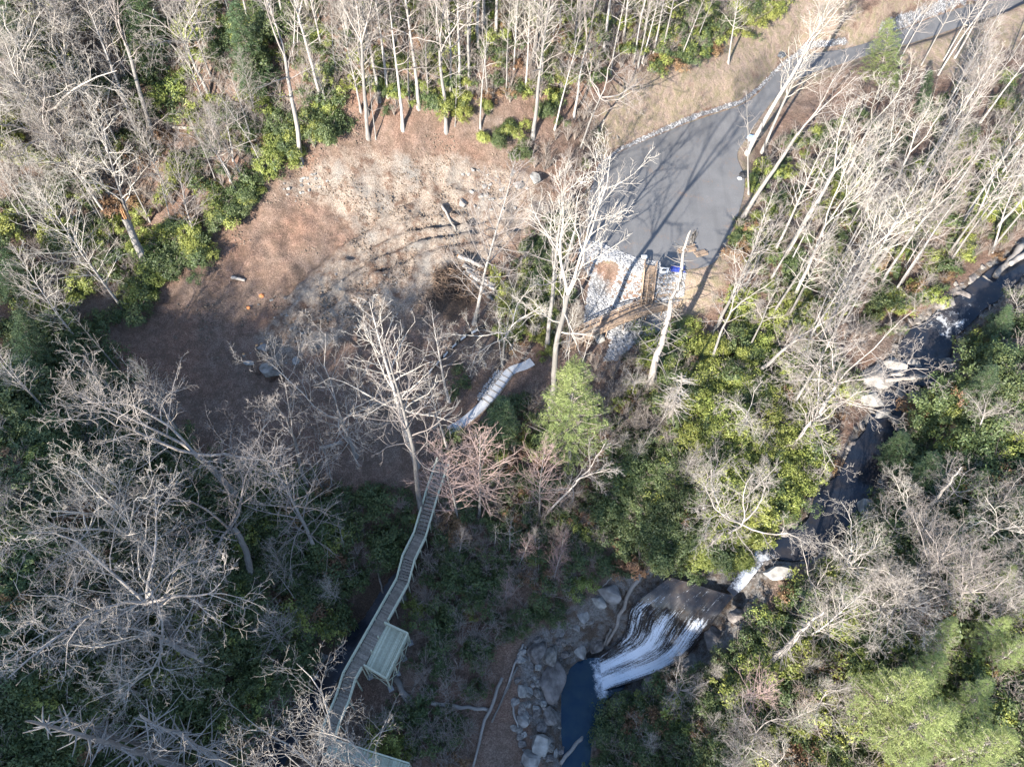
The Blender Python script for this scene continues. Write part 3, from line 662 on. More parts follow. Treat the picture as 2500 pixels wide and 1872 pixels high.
# the stairs from the asphalt and the walkway across the stone slope
stw = [at_z(1404,573,19.35), at_z(1402,592,19.3), at_z(1395,655,15.75)]
so = thing('timber_staircase', 'brown timber staircase descending the white stone slope from the asphalt turnaround', 'staircase', (stw[2].x, stw[2].y, height(stw[2].x, stw[2].y)))
walkway(so, stw, 1.55, ['deck', 'stair'], M['brownwood'], M['brownwood'], post_step=1.9)
rw = [at_z(1462,652,15.8), at_z(1425,660,15.7), at_z(1391,668,15.6), at_z(1342,686,15.2), at_z(1304,704,14.8), at_z(1258,724,14.2), at_z(1215,748,13.7)]
ro = thing('timber_walkway', 'curving brown timber walkway with handrails crossing the foot of the white stone slope', 'walkway', (rw[3].x, rw[3].y, height(rw[3].x, rw[3].y)))
walkway(ro, rw, 1.75, ['deck'] * 6, M['brownwood'], M['brownwood'], ([True, True, True, True, True, True], [True, False, True, True, True, True]), post_step=2.1)

# ------------------------------------------------------------------ rocks
from mathutils import noise as mnoise
def rock_mesh(name, seed, m, cuts=16, flat=.6, sub=3):
    R = random.Random(seed); bm = bmesh.new(); bmesh.ops.create_icosphere(bm, subdivisions=sub, radius=1)
    pl_ = []
    for _ in range(cuts):
        n = Vector((R.gauss(0, 1), R.gauss(0, 1), R.gauss(0, .9))).normalized(); pl_.append((n, R.uniform(.42, .82)))
    off = Vector((R.random() * 50, R.random() * 50, R.random() * 50))
    for v in bm.verts:
        for n, d in pl_:
            k = v.co.dot(n) - d
            if k > 0: v.co -= n * k * .93
        v.co *= 1 + .10 * mnoise.noise(v.co * 1.6 + off) + .05 * mnoise.noise(v.co * 5 + off)
        v.co.z *= flat
    me = bpy.data.meshes.new(name); bm.to_mesh(me); bm.free(); me.materials.append(m)
    return me
ROCKS = {k: [rock_mesh('rock', s * 7 + 3 + len(k), M[k], 17, .62) for s in range(6)] for k in ('boulder', 'palerock')}
rr = random.Random(5)
def put_rock(px, py, size, m, label, cat='rock', group=None, name='rock', sink=.35, asp=(1.25, .9, 1)):
    o = link(name, rr.choice(ROCKS[m])); p = hit(px, py); o.rotation_euler = (rr.uniform(-.2, .2), rr.uniform(-.2, .2), rr.uniform(0, 6.28))
    o.scale = (size * asp[0], size * asp[1], size * asp[2]); o.location = p + Vector((0, 0, size * .62 * asp[2] * (1 - 2 * sink) * .6))
    return tag(o, label, cat, group)
BLD = [(2042,655,1.9,'boulder','big grey boulder beside the upper cascade, longest of the stream boulders'),(2080,640,1.7,'boulder','grey boulder wedged at the head of the upper cascade'),
 (2096,655,1.0,'boulder','small dark rock in the upper cascade between two boulders'),(2125,628,1.1,'boulder','dark rock upstream of the cascade boulders'),(2155,615,1.0,'boulder','dark rock near the fallen trunks over the stream'),
 (1985,818,2.0,'boulder','flat reddish rock on the outer bank of the stream pool'),(2045,790,1.8,'boulder','low rock at the right edge of the stream pool under shrubs'),
 (1925,795,2.7,'palerock','largest pale boulder standing on the near bank of the stream pool'),(1955,792,2.0,'palerock','leaning pale boulder right beside the largest one by the stream pool'),(1890,815,2.9,'palerock','broad pale boulder downstream of the largest one'),
 (1945,850,1.9,'boulder','dark boulder under the log lying across the stream'),(1975,865,1.7,'boulder','shaded boulder below the log on the far side of the stream'),(1920,875,1.3,'boulder','dark wet rock in the narrows below the log'),
 (1900,900,2.3,'palerock','rounded pale boulder at the stream bend below the narrows'),(1935,910,1.6,'boulder','dark rock beside dark green shrubs at the stream narrows'),(1880,860,2.2,'palerock','pale boulder half hidden by white twigs on the near bank'),
 (1890,1150-20,2.6,'palerock','smooth pale rock slab along the right edge of the lower stream'),(1870,1095,2.2,'palerock','pale rock slab where the lower stream straightens'),
 (1320,1282,2.1,'palerock','pale upright rock at the upper left of the waterfall beside a leaning log'),(1296,1300,1.4,'palerock','pale rock left of the leaning log above the pool'),(1262,1330,1.2,'palerock','pale rock at the top of the rubble left of the waterfall'),
 (1190,1470,2.6,'boulder','largest grey boulder on the left bank of the dark pool'),(1160,1410,1.9,'boulder','grey boulder above the largest one beside the pool'),(1188,1420,1.7,'boulder','dark angular block above the pool'),
 (1255,1405,1.3,'palerock','white wedge of rock at the head of the pool'),(1290,1390,1.8,'boulder','dark wet rock at the left foot of the waterfall'),(1130,1490,1.2,'palerock','white angular rock left of the large pool boulder'),
 (1130,1555,1.3,'palerock','white rock beside the bent white log'),(1195,1550,1.5,'boulder','grey rock at the waterline low on the left bank'),(1170,1600,2.0,'palerock','wide pale rock near the lower left bank of the pool'),(1150,1640,1.8,'palerock','pale rock in the left bank at the bottom edge'),
 (1345,1530,2.2,'boulder','dark overhanging ledge on the right side of the pool'),(1420,1480,2.2,'boulder','dark rock below the right edge of the waterfall'),(1490,1430,2.2,'boulder','rock ledge right of the waterfall halfway down'),(1545,1380,2.2,'boulder','rock ledge right of the waterfall near its top'),(1590,1335,1.8,'boulder','rock shelf at the top right of the waterfall'),(1680,1238,1.8,'palerock','tan sunlit rock beside the small white cascade'),
 (1157,388,1.6,'palerock','white upright boulder at the uphill edge of the bare clearing'),(1120,402,1.3,'palerock','pale boulder just below the white upright boulder'),(1000,440,1.2,'palerock','pale rock on the right part of the clearing by dark brush'),
 (866,1285,1.5,'palerock','pale boulder under the right rail of the boardwalk ramp'),(582,800,2.0,'boulder','flat grey boulder at the lower tip of the bare clearing'),(570,750,1.1,'palerock','flat pale rock near the lower tip of the clearing'),(538,785,.8,'palerock','small pale rock left of the flat grey boulder'),(640,778,.9,'palerock','pale rock at the clearing edge under the oak branches'),(1290,726,1.4,'palerock','tan boulder under the curving timber walkway')]
for px, py, s, m, lb in BLD:
    put_rock(px, py, s * .8, m, lb, 'boulder' if s > 1.15 else 'rock', name='boulder' if s > 1.15 else 'rock', asp=(1.3, 1, 1.1))
for zone, n, s0, s1, mm, lb, gp in (
  ([(1120,1400),(1230,1340),(1300,1330),(1240,1400),(1205,1480),(1215,1640),(1130,1656),(1100,1560)], 95, .22, .75, ('boulder','boulder','palerock'), 'angular grey rock in the rubble on the left bank of the pool', 'rubble on the left bank of the pool'),
  ([(1010,360),(1110,370),(1150,420),(1110,460),(1000,450),(970,430)], 26, .2, .55, ('palerock',), 'pale broken rock strewn across the right part of the bare clearing', 'broken rocks in the right part of the clearing'),
  ([(600,400),(690,370),(720,390),(640,440)], 24, .15, .45, ('palerock',), 'grey broken rock at the left tip of the bare clearing', 'broken rocks at the left tip of the clearing'),
  ([(560,640),(820,560),(880,640),(640,790),(530,780)], 34, .12, .35, ('palerock','boulder'), 'small stone lying on the shaded lower part of the clearing', 'small stones on the lower clearing'),
  ([(650,1440),(720,1400),(720,1480),(660,1560)], 14, .3, .7, ('boulder','palerock'), 'rock in the dark creek bed left of the boardwalk', 'rocks in the dark creek bed'),
  ([(2060,610),(2150,600),(2140,650),(2080,680)], 12, .35, .8, ('boulder',), 'small dark rock in the upper stream bed', 'small rocks in the upper stream'),
  ([(1890,830),(1960,820),(1960,920),(1890,930)], 12, .4, .9, ('boulder','palerock'), 'small rock in the narrows of the stream by the log', 'small rocks in the stream narrows')):
    xs = [p[0] for p in zone]; ys = [p[1] for p in zone]; k = 0
    while k < n:
        a, b = rr.uniform(min(xs), max(xs)), rr.uniform(min(ys), max(ys))
        if not in_poly(np.array([a]), np.array([b]), zone)[0]: continue
        put_rock(a, b, rr.uniform(s0, s1), rr.choice(mm), lb, 'rock', gp); k += 1
for i_ in range(0, 104, 1):
    q = stream_w[i_]; t_ = stream_w[min(i_ + 1, 109)] - stream_w[max(i_ - 1, 0)]; nn = Vector((-t_[1], t_[0], 0)).normalized()
    for sg in (-1, 1):
        if rr.random() < .62:
            c = Vector(q[:3]) + nn * sg * (q[3] * rr.uniform(.75, 1.25)); a, b = project(c); s_ = rr.uniform(.2, .75)
            if -20 < a < 2240: put_rock(a, b, s_, 'boulder', 'small rock at the edge of the stream', 'rock', 'small rocks along the edges of the stream')
# stone fill on the slope under the stairs, along the asphalt and beside the path: small stones nobody could count
def stones(name, test, n, box, s0, s1, seed, label, m='stone'):
    R = np.random.RandomState(seed); base = rock_mesh('stone_source', 3, M['stone'], 8, .75, 1)
    nv = len(base.vertices); bv = np.zeros(nv * 3); base.vertices.foreach_get('co', bv); bv = bv.reshape(-1, 3); bf = np.array([p.vertices[:] for p in base.polygons])
    VV, FF, k = [], [], 0
    for _ in range(n * 6):
        x, y = R.uniform(box[0], box[1]), R.uniform(box[2], box[3])
        if not test(x, y): continue
        s = R.uniform(s0, s1); an = R.uniform(0, 6.28); c, sn = math.cos(an), math.sin(an)
        v = bv * (s * R.uniform(.7, 1.3), s * R.uniform(.7, 1.2), s * R.uniform(.6, 1.3)); v = np.stack([v[:, 0] * c - v[:, 1] * sn, v[:, 0] * sn + v[:, 1] * c, v[:, 2]], 1)
        VV.append(v + (x, y, height(x, y) + s * .25)); FF.append(bf + k * nv); k += 1
        if k >= n: break
    bpy.data.meshes.remove(base)
    o = link(name, mesh_np(name, np.concatenate(VV), np.concatenate(FF), [M[m]])); return tag(o, label, name.replace('_', ' '), None, 'stuff')
rip1 = lambda x, y: in_poly(np.array([x]), np.array([y]), RIPW)[0] and vnoise(x, y, 4, 31) > -.34
rx = [p[0] for p in RIPW]; ry = [p[1] for p in RIPW]
stones('stone_fill', rip1, 6500, (min(rx), max(rx), min(ry), max(ry)), .10, .26, 1, 'white broken stone fill covering the slope under the timber stairs')
gel = np.array(ge); 
def near_edge(x, y):
    return poly_dist(np.array([x]), np.array([y]), ge, False)[0] < .36 and not in_poly(np.array([x]), np.array([y]), lw)[0]
stones('gravel', near_edge, 1000, (gel[:, 0].min() - 1, gel[:, 0].max() + 1, gel[:, 1].min() - 1, gel[:, 1].max() + 1), .06, .16, 2, 'white gravel strip along the uphill edge of the asphalt')
cx_ = [p[0] for p in CLEARW]; cy_ = [p[1] for p in CLEARW]
def on_clear(x, y):
    xa, ya = np.array([x]), np.array([y])
    return in_poly(xa, ya, CLEARW)[0] and (in_poly(xa, ya, DIRTW)[0] or vnoise(x, y, 3, 41) > .1) and vnoise(x, y, 2.2, 42) > .04
stones('earth_clods', on_clear, 3600, (min(cx_), max(cx_), min(cy_), max(cy_)), .04, .2, 6, 'churned lumps of earth and small stones strewn over the bare clearing', 'clod')
ps = [on(*wxy(a, b, 12.8)) for a, b in [(1078,806),(1064,820),(1050,838),(1040,854)]]
stones('loose_stones', lambda x, y: poly_dist(np.array([x]), np.array([y]), [(p.x, p.y) for p in ps], False)[0] < .5, 330, (ps[3].x - 2, ps[0].x + 2, ps[3].y - 2, ps[0].y + 2), .1, .2, 3, 'white loose stones heaped along the uphill side of the gravel path')

# ------------------------------------------------------------------ logs
def log(px0, py0, px1, py1, r0, r1, label, m='snagwood', dz=0.0, name='fallen_log', stubs=0, z0=None, z1=None, cap='freshwood', group=None, kink=0):
    R = random.Random(int(px0 * 13 + py0)); p = hit(px0, py0) if z0 is None else at_z(px0, py0, z0); q = hit(px1, py1) if z1 is None else at_z(px1, py1, z1)
    p = p + Vector((0, 0, r0 * .6 + dz)); q = q + Vector((0, 0, r1 * .6 + dz)); n = 9; T = Tubes(); d = q - p; L_ = d.length
    s = Vector((d.y, -d.x, 0)).normalized(); pts = [p + d * (i / (n - 1)) + s * (R.uniform(-.02, .02) * L_ * (0 < i < n - 1) + kink * math.sin(math.pi * i / (n - 1))) + Vector((0, 0, R.uniform(-.06, .06))) for i in range(n)]
    if z0 is None and z1 is None:
        for t in pts: t.z = max(t.z, height(t.x, t.y) + r0 * .4)
    T.add([pts[0] - d.normalized() * .01] + pts + [pts[-1] + d.normalized() * .01], [0.01] + [(r0 + (r1 - r0) * i / (n - 1)) * R.uniform(.92, 1.08) for i in range(n)] + [0.01], 9)
    root = thing(name, label, 'log', p, group); mid = -Vector(p)
    t = link('trunk', T.mesh('trunk', M[m]), root); t.location = mid
    if stubs:
        B = Tubes()
        for k in range(stubs):
            c = p.lerp(q, R.uniform(.1, .97)); v = (s * R.choice((-1, 1)) * R.uniform(.4, 1) + Vector((0, 0, R.uniform(.2, .9))) + d.normalized() * R.uniform(0, .6)).normalized() * R.uniform(.4, 1.6)
            B.add([c, c + v * .5, c + v + Vector((0, 0, R.uniform(-.2, .2)))], [.05, .035, .015], 4)
        t = link('branch_stubs', B.mesh('branch_stubs', M[m]), root); t.location = mid
    return root
log(850,1462,935,1590,.38,.26,'dark fallen log slanting downhill from below the viewing platform')
log(866,1495,882,1520,.22,.18,'short dark log beside the long log below the platform')
log(932,1518,1060,1535,.26,.22,'pale fallen log lying nearly level between the boardwalk and the pool')
log(1085,1465,1022,1656,.2,.14,'long bent white log leaning down the bank left of the pool', 'snagwood', .4, kink=.35)
log(1130,1390,1085,1510,.13,.08,'thin pale pole lying beside the bent white log')
log(1118,1440,1062,1560,.15,.11,'brown log crossing under the thin pale pole')
log(1105,1518,1128,1608,.14,.08,'thin grey log below the white rocks left of the pool')
log(1258,1590,1210,1650,.22,.2,'tan log slanting out of the pool at the bottom edge', dz=.3)
log(1385,1235,1308,1395,.28,.2,'weathered log with broken branches leaning down the left edge of the waterfall', 'snagwood', .5, stubs=12)
log(1318,1360,1300,1400,.16,.12,'short pale pole at the foot of the leaning log by the waterfall', dz=.6)
log(1465,1440,1400,1482,.13,.1,'thin pale log along the right bank below the waterfall', dz=.4)
log(1912,823,2010,815,.3,.24,'pale log lying across the stream at the boulders', z0=17.6, z1=17.7)
log(2055,785,2100,778,.16,.12,'thin pale log on the far bank of the stream pool', dz=.4)
log(2200,540,2140,610,.5,.4,'thick fallen trunk slanting across the upper stream at the edge of the photo', dz=.9)
log(2212,560,2165,590,.45,.35,'grey fallen trunk crossing beside the thick one at the upper stream', dz=1.6)
log(2120,600,2155,630,.2,.14,'thin dark log below the thick trunk at the upper stream', dz=.3)
log(370,275,470,282,.25,.18,'pale fallen trunk lying level in the woods of the upper left')
log(500,600,530,606,.24,.2,'dark rotten log on the brown leaves at the left of the clearing')
log(955,445,985,500,.2,.15,'dark brown log on the right part of the clearing')
log(806,1205,830,1285,.16,.1,'thin dead log on the slope left of the boardwalk stairs')
log(1165,1140,1163,1235,.12,.06,'slender dead pole in the shaded ground above the pool')
log(1215,1222,1198,1282,.1,.07,'short thin pole above the rubble left of the waterfall')
log(690,970,740,955,.26,.2,'dark log in the shaded woods under the oak by the clearing')
log(630,1060,665,1035,.25,.2,'dark log in the woods below the spreading crown left of the boardwalk')
log(1300,1270,1340,1225,.09,.05,'thin grey branch lying on the slope above the waterfall')
log(1270,1270,1235,1235,.08,.05,'thin pale branch lying on the brown slope above the pool')
for k, (a, b, c, d, lb) in enumerate([(1000,575,1060,610,'sawn log with an orange cut end, topmost in the pile at the clearing edge'),(1008,590,1068,622,'sawn log second from the top of the pile'),(1016,602,1072,634,'sawn log in the middle of the pile at the clearing edge'),(1000,592,1075,612,'sawn log lying across the pile'),(1020,612,1066,655,'sawn log lowest in the pile at the clearing edge'),(990,560,1045,585,'sawn log lying apart behind the pile')]):
    lg = log(a, b, c, d, .3, .26, lb, 'bark', .15 + .2 * (k % 3), 'sawn_log', group='sawn logs in the pile')
    p = lg.location; bm = bmesh.new(); bmesh.ops.create_circle(bm, cap_ends=True, segments=12, radius=.27)
    q = at_z(c, d, p.z); dv = (Vector((p.x, p.y, 0)) - Vector((q.x, q.y, 0))).normalized()
    bmesh.ops.transform(bm, matrix=Matrix.Translation(dv * .03) @ dv.to_track_quat('Z', 'Y').to_matrix().to_4x4(), verts=bm.verts)
    me = bpy.data.meshes.new('cut_end'); bm.to_mesh(me); bm.free(); me.materials.append(M['freshwood']); link('cut_end', me, lg)
# heap of roots and branches beside the sawn logs
T = Tubes(); R = random.Random(8)
for k in range(420):
    c = hit(R.uniform(930, 1055), R.uniform(585, 650)); v = Vector((R.gauss(0, 1), R.gauss(0, 1), R.uniform(-.2, .8))).normalized() * R.uniform(.5, 1.9); c.z += R.uniform(0, .9)
    T.add([c, c + v * .5 + Vector((0, 0, R.uniform(-.15, .15))), c + v], [R.uniform(.03, .09), .04, .012], 4)
sl = link('slash_pile', T.mesh('slash_pile', simple('dark_branch', (.1, .065, .045), (.22, .15, .1), 1))); tag(sl, 'tangled heap of dark branches and roots beside the sawn logs', 'slash pile', None, 'stuff')
for k, (px, py, lb) in enumerate([(555,748,'small yellow cut stump at the lower left of the clearing'),(527,767,'cut stump face near the flat rocks of the lower clearing'),(566,745,'tiny stump beside the yellow one in the lower clearing')]):
    p = hit(px, py); T = Tubes(); T.add([p + Vector((0, 0, -.2)), p + Vector((0, 0, .25))], [.22, .2], 9)
    root = thing('tree_stump', lb, 'stump', p); link('trunk', T.mesh('trunk', M['bark']), root).location = -p
    bm = bmesh.new(); bmesh.ops.create_circle(bm, cap_ends=True, segments=10, radius=.19); me = bpy.data.meshes.new('cut_face'); bm.to_mesh(me); bm.free(); me.materials.append(M['freshwood']); link('cut_face', me, root).location = (0, 0, .252)

# ------------------------------------------------------------------ silt fence
fp = [hit(a, b) for a, b in [(1048,708),(1020,722),(995,738),(975,756),(955,778),(938,796),(922,812)]]
fo = thing('silt_fence', 'black silt fence with pale printed panels on wooden stakes below the clearing', 'fence', fp[3])
fl2 = refine([tuple(p) for p in fp], 40); V = []
for p in fl2: V += [(p[0], p[1], height(p[0], p[1]) - .05), (p[0], p[1], height(p[0], p[1]) + .75)]
Q = [(2 * i, 2 * i + 2, 2 * i + 3, 2 * i + 1) for i in range(39)]
fb = link('fabric', mesh_np('fabric', V, Q, [M['black']], smooth_=True), fo); fb.location = -fo.location
md = fb.modifiers.new('thick', 'SOLIDIFY'); md.thickness = .02
for i0 in (4, 10, 16, 22, 28, 34):
    V = []; Q = []
    for j in range(4):
        p = fl2[i0 + j]; t = fl2[min(i0 + j + 1, 39)] - fl2[i0 + j - 1]; n = Vector((t[1], -t[0], 0)).normalized() * .03
        if n.y > 0: n = -n
        for hz in (.22, .7): V.append((p[0] + n.x, p[1] + n.y, height(p[0], p[1]) + hz))
        if j: Q.append((2 * j - 2, 2 * j, 2 * j + 1, 2 * j - 1))
    pb = link('printed_panel', mesh_np('printed_panel', V, Q, [M['white']]), fo); pb.location = -fo.location
    md = pb.modifiers.new('thick', 'SOLIDIFY'); md.thickness = .008
for i in range(0, 40, 5):
    p = fl2[i]; bx = Boxes(); z = height(p[0], p[1]); bx.beam((p[0], p[1] + .06, z - .2), (p[0] + .05, p[1] + .08, z + 1.0), .05, .05)
    link('stake', bx.mesh('stake', M['newwood']), fo).location = -fo.location

# ------------------------------------------------------------------ small things round the turnaround
def lot_pt(px, py): x, y = on_lot(px, py); return Vector((x, y, lotplane(x, y) + .05))
p = lot_pt(1432, 585); k = thing('waste_bin', 'white waste bin with a dark sloping lid at the asphalt edge beside the stairs', 'bin', p)
bx = Boxes(); bx.box((0, 0, 0), 1.15, 1.0, 1.25, .12); link('body', bx.mesh('body', M['white']), k)
bx = Boxes(); bx.beam((0, -.62, 1.27), (.0, .62, 1.42), 1.3, .06); link('lid', bx.mesh('lid', M['darkmetal']), k)
bx = Boxes(); bx.box((.0, -.52, .5), .6, .05, .35, .12); link('door_flap', bx.mesh('door_flap', M['darkmetal']), k)
p = lot_pt(1389, 566); k = thing('electrical_cabinet', 'small grey utility cabinet on the asphalt left of the stair head', 'cabinet', p)
bx = Boxes(); bx.box((0, 0, 0), .7, .5, .95, .1); link('body', bx.mesh('body', M['stone']), k)
bx = Boxes(); bx.box((0, 0, .952), .78, .58, .05, .1); link('top', bx.mesh('top', M['white']), k)
p = lot_pt(1464, 583); bm = bmesh.new(); bmesh.ops.create_grid(bm, x_segments=24, y_segments=12, size=1)
for v in bm.verts:
    v.co.x *= 1.05; v.co.y *= .5; e = max(abs(v.co.x) / 1.05, abs(v.co.y) / .5); v.co.z = .55 * (1 - e ** 4) + .18 * mnoise.noise(v.co * 2.2) * (1 - e ** 6) + .02
me = bpy.data.meshes.new('tarpaulin'); bm.to_mesh(me); bm.free(); me.materials.append(M['blue']); o = link('tarpaulin', me, None, p); tag(o, 'crumpled blue tarpaulin lying at the asphalt edge right of the waste bin', 'tarpaulin')
p = lot_pt(1487, 545); R = random.Random(3)
kind_b = [('lumber_stack', 'stack of tan boards on the asphalt near the blue tarpaulin', (1483,540)), ('lumber_stack', 'loose pile of dark poles behind the stack of tan boards', (1497,515)), ('lumber_stack', 'small stack of tan boards farthest right on the turnaround', (1513,548))]
for q, (nm, lb, (a, b)) in enumerate(kind_b):
    p = lot_pt(a, b); k = thing(nm, lb, 'lumber', p)
    for j in range(12 if q < 2 else 7):
        bx = Boxes(); an = .35 + R.uniform(-.2, .2) if q != 1 else 1.2 + R.uniform(-.15, .15); lx = Vector((math.cos(an), math.sin(an), 0)) * (1.3 if q != 2 else .9); c = Vector((R.uniform(-.25, .25) - lx.y * .0, (j % 4) * .26 - .4, .06 + (j // 4) * .11))
        bx.beam(c - lx, c + lx, .22 if q != 1 else .1, .08); link('board', bx.mesh('board', M['brownwood'] if q != 1 else M['oldwood']), k)
def bag(px, py, m, lb, s, cat='bag', name='bag'):
    p = hit(px, py); bm = bmesh.new(); bmesh.ops.create_icosphere(bm, subdivisions=3, radius=s)
    for v in bm.verts:
        v.co *= 1 + .35 * mnoise.noise(v.co * 2.3 / s + Vector((px, py, 0))); v.co.z = max(v.co.z * .7, -.1 * s)
    me = bpy.data.meshes.new(name); bm.to_mesh(me); bm.free(); me.materials.append(M[m]); o = link(name, me, None, p + Vector((0, 0, .05))); tag(o, lb, cat)
bag(1623, 341 - 41, 'paleblue', 'crumpled pale blue sheet on the grass at the right edge of the asphalt', .75, 'sheet', 'plastic_sheet')
bag(1605, 380, 'black', 'dark bag beside a stump at the right corner of the asphalt', .7)
bag(1597, 387, 'white', 'small pale bag beside the dark bag at the right corner of the asphalt', .35)
bag(1686, 120, 'darkmetal', 'dark equipment bundle at the verge where the access road narrows', .8, 'bundle', 'bundle')
bag(1212, 576, 'paleblue', 'small pale blue sheet among shrubs left of the turnaround', .35, 'sheet', 'plastic_sheet')
bag(566, 639, 'orange', 'lump of bright orange clay on the brown lower clearing', .35, 'clay', 'clay_lump')
bag(537, 665, 'orange', 'small orange clay lump left of the other on the lower clearing', .25, 'clay', 'clay_lump')
p0 = hit(1322, 300); k = thing('wooden_barrier', 'dark wooden barrier of four leaning planks on the verge by the gravel edge', 'barrier', p0)
for j in range(4):
    c = Vector((-.9 + j * .6, 0, 0)); bx = Boxes(); bx.beam(c, c + Vector((-.35, 1.5, .55)), .22, .06); link('plank', bx.mesh('plank', M['oldwood']), k)
bx = Boxes(); bx.beam((-1.3, .7, .3), (1.2, .9, .3), .1, .1); link('rail', bx.mesh('rail', M['brownwood']), k)

# ------------------------------------------------------------------ trees
def wander(R, p, d, L_, n, crook, up):
    pts = [p]; seg = L_ / (n - 1)
    for i in range(n - 1):
        d = (d + Vector((R.gauss(0, crook), R.gauss(0, crook), R.gauss(0, crook) + up))).normalized(); p = p + d * seg; pts.append(p)
    return pts, d
def grow_branch(T, R, p, d, L_, r, lev, maxlev, S):
    n = (7, 6, 5, 4, 3)[min(lev, 4)]
    pts, _ = wander(R, p, d, L_, n, S['crook'][min(lev, 3)], S['up'][min(lev, 3)])
    last = lev >= maxlev
    r = max(r, .014); e = .007 if last else max(.010, r * .28)
    T.add(pts, [r + (e - r) * i / (n - 1) for i in range(n)], (6, 5, 4, 3, 3)[min(lev, 4)])
    if last: return
    k = S['n'][lev]; k = max(2, int(k * R.uniform(.75, 1.25))); az = R.uniform(0, 6.28)
    for c in range(k):
        t = S['from'][lev] + (1 - S['from'][lev]) * (c + R.random()) / k; f = t * (n - 1); i = min(int(f), n - 2); f -= i
        q = pts[i].lerp(pts[i + 1], f); dd = (pts[i + 1] - pts[i]).normalized()
        az += 2.4 + R.uniform(-.5, .5); ang = rad(S['ang'][lev] + R.uniform(-14, 14))
        a = dd.orthogonal().normalized(); b = dd.cross(a); v = dd * math.cos(ang) + (a * math.cos(az) + b * math.sin(az)) * math.sin(ang)
        grow_branch(T, R, q, v, L_ * S['len'][lev] * (1.1 - .55 * t) * R.uniform(.7, 1.25), (r + (e - r) * t) * .56, lev + 1, maxlev, S)
def sty(n, ang, len_, crook, up, frm=(.25, .2, .15, .1)): return dict(n=n, ang=ang, len=len_, crook=crook, up=up, **{'from': frm})
STY = {
 'broad': sty((8, 6, 5, 3), (48, 48, 45, 40), (.55, .55, .5, .5), (.26, .25, .26, .22), (.07, .05, .05, .04), (.22, .2, .15, .1)),
 'vase': sty((8, 7, 5, 3), (40, 42, 42, 40), (.48, .5, .5, .5), (.12, .17, .2, .2), (.07, .07, .06, .05), (.3, .2, .2, .1)),
 'tall': sty((6, 5, 3, 3), (45, 45, 42, 40), (.55, .5, .5, .5), (.16, .18, .2, .2), (.10, .06, .05, .05)),
 'thin': sty((5, 4, 3, 2), (42, 42, 42, 40), (.5, .5, .5, .5), (.14, .16, .2, .2), (.10, .06, .05, .05)),
 'fine': sty((10, 6, 3, 2), (36, 36, 36, 40), (.42, .5, .5, .5), (.07, .1, .13, .2), (.06, .04, .03, .05), (.15, .15, .15, .1))}
H0 = 22.0
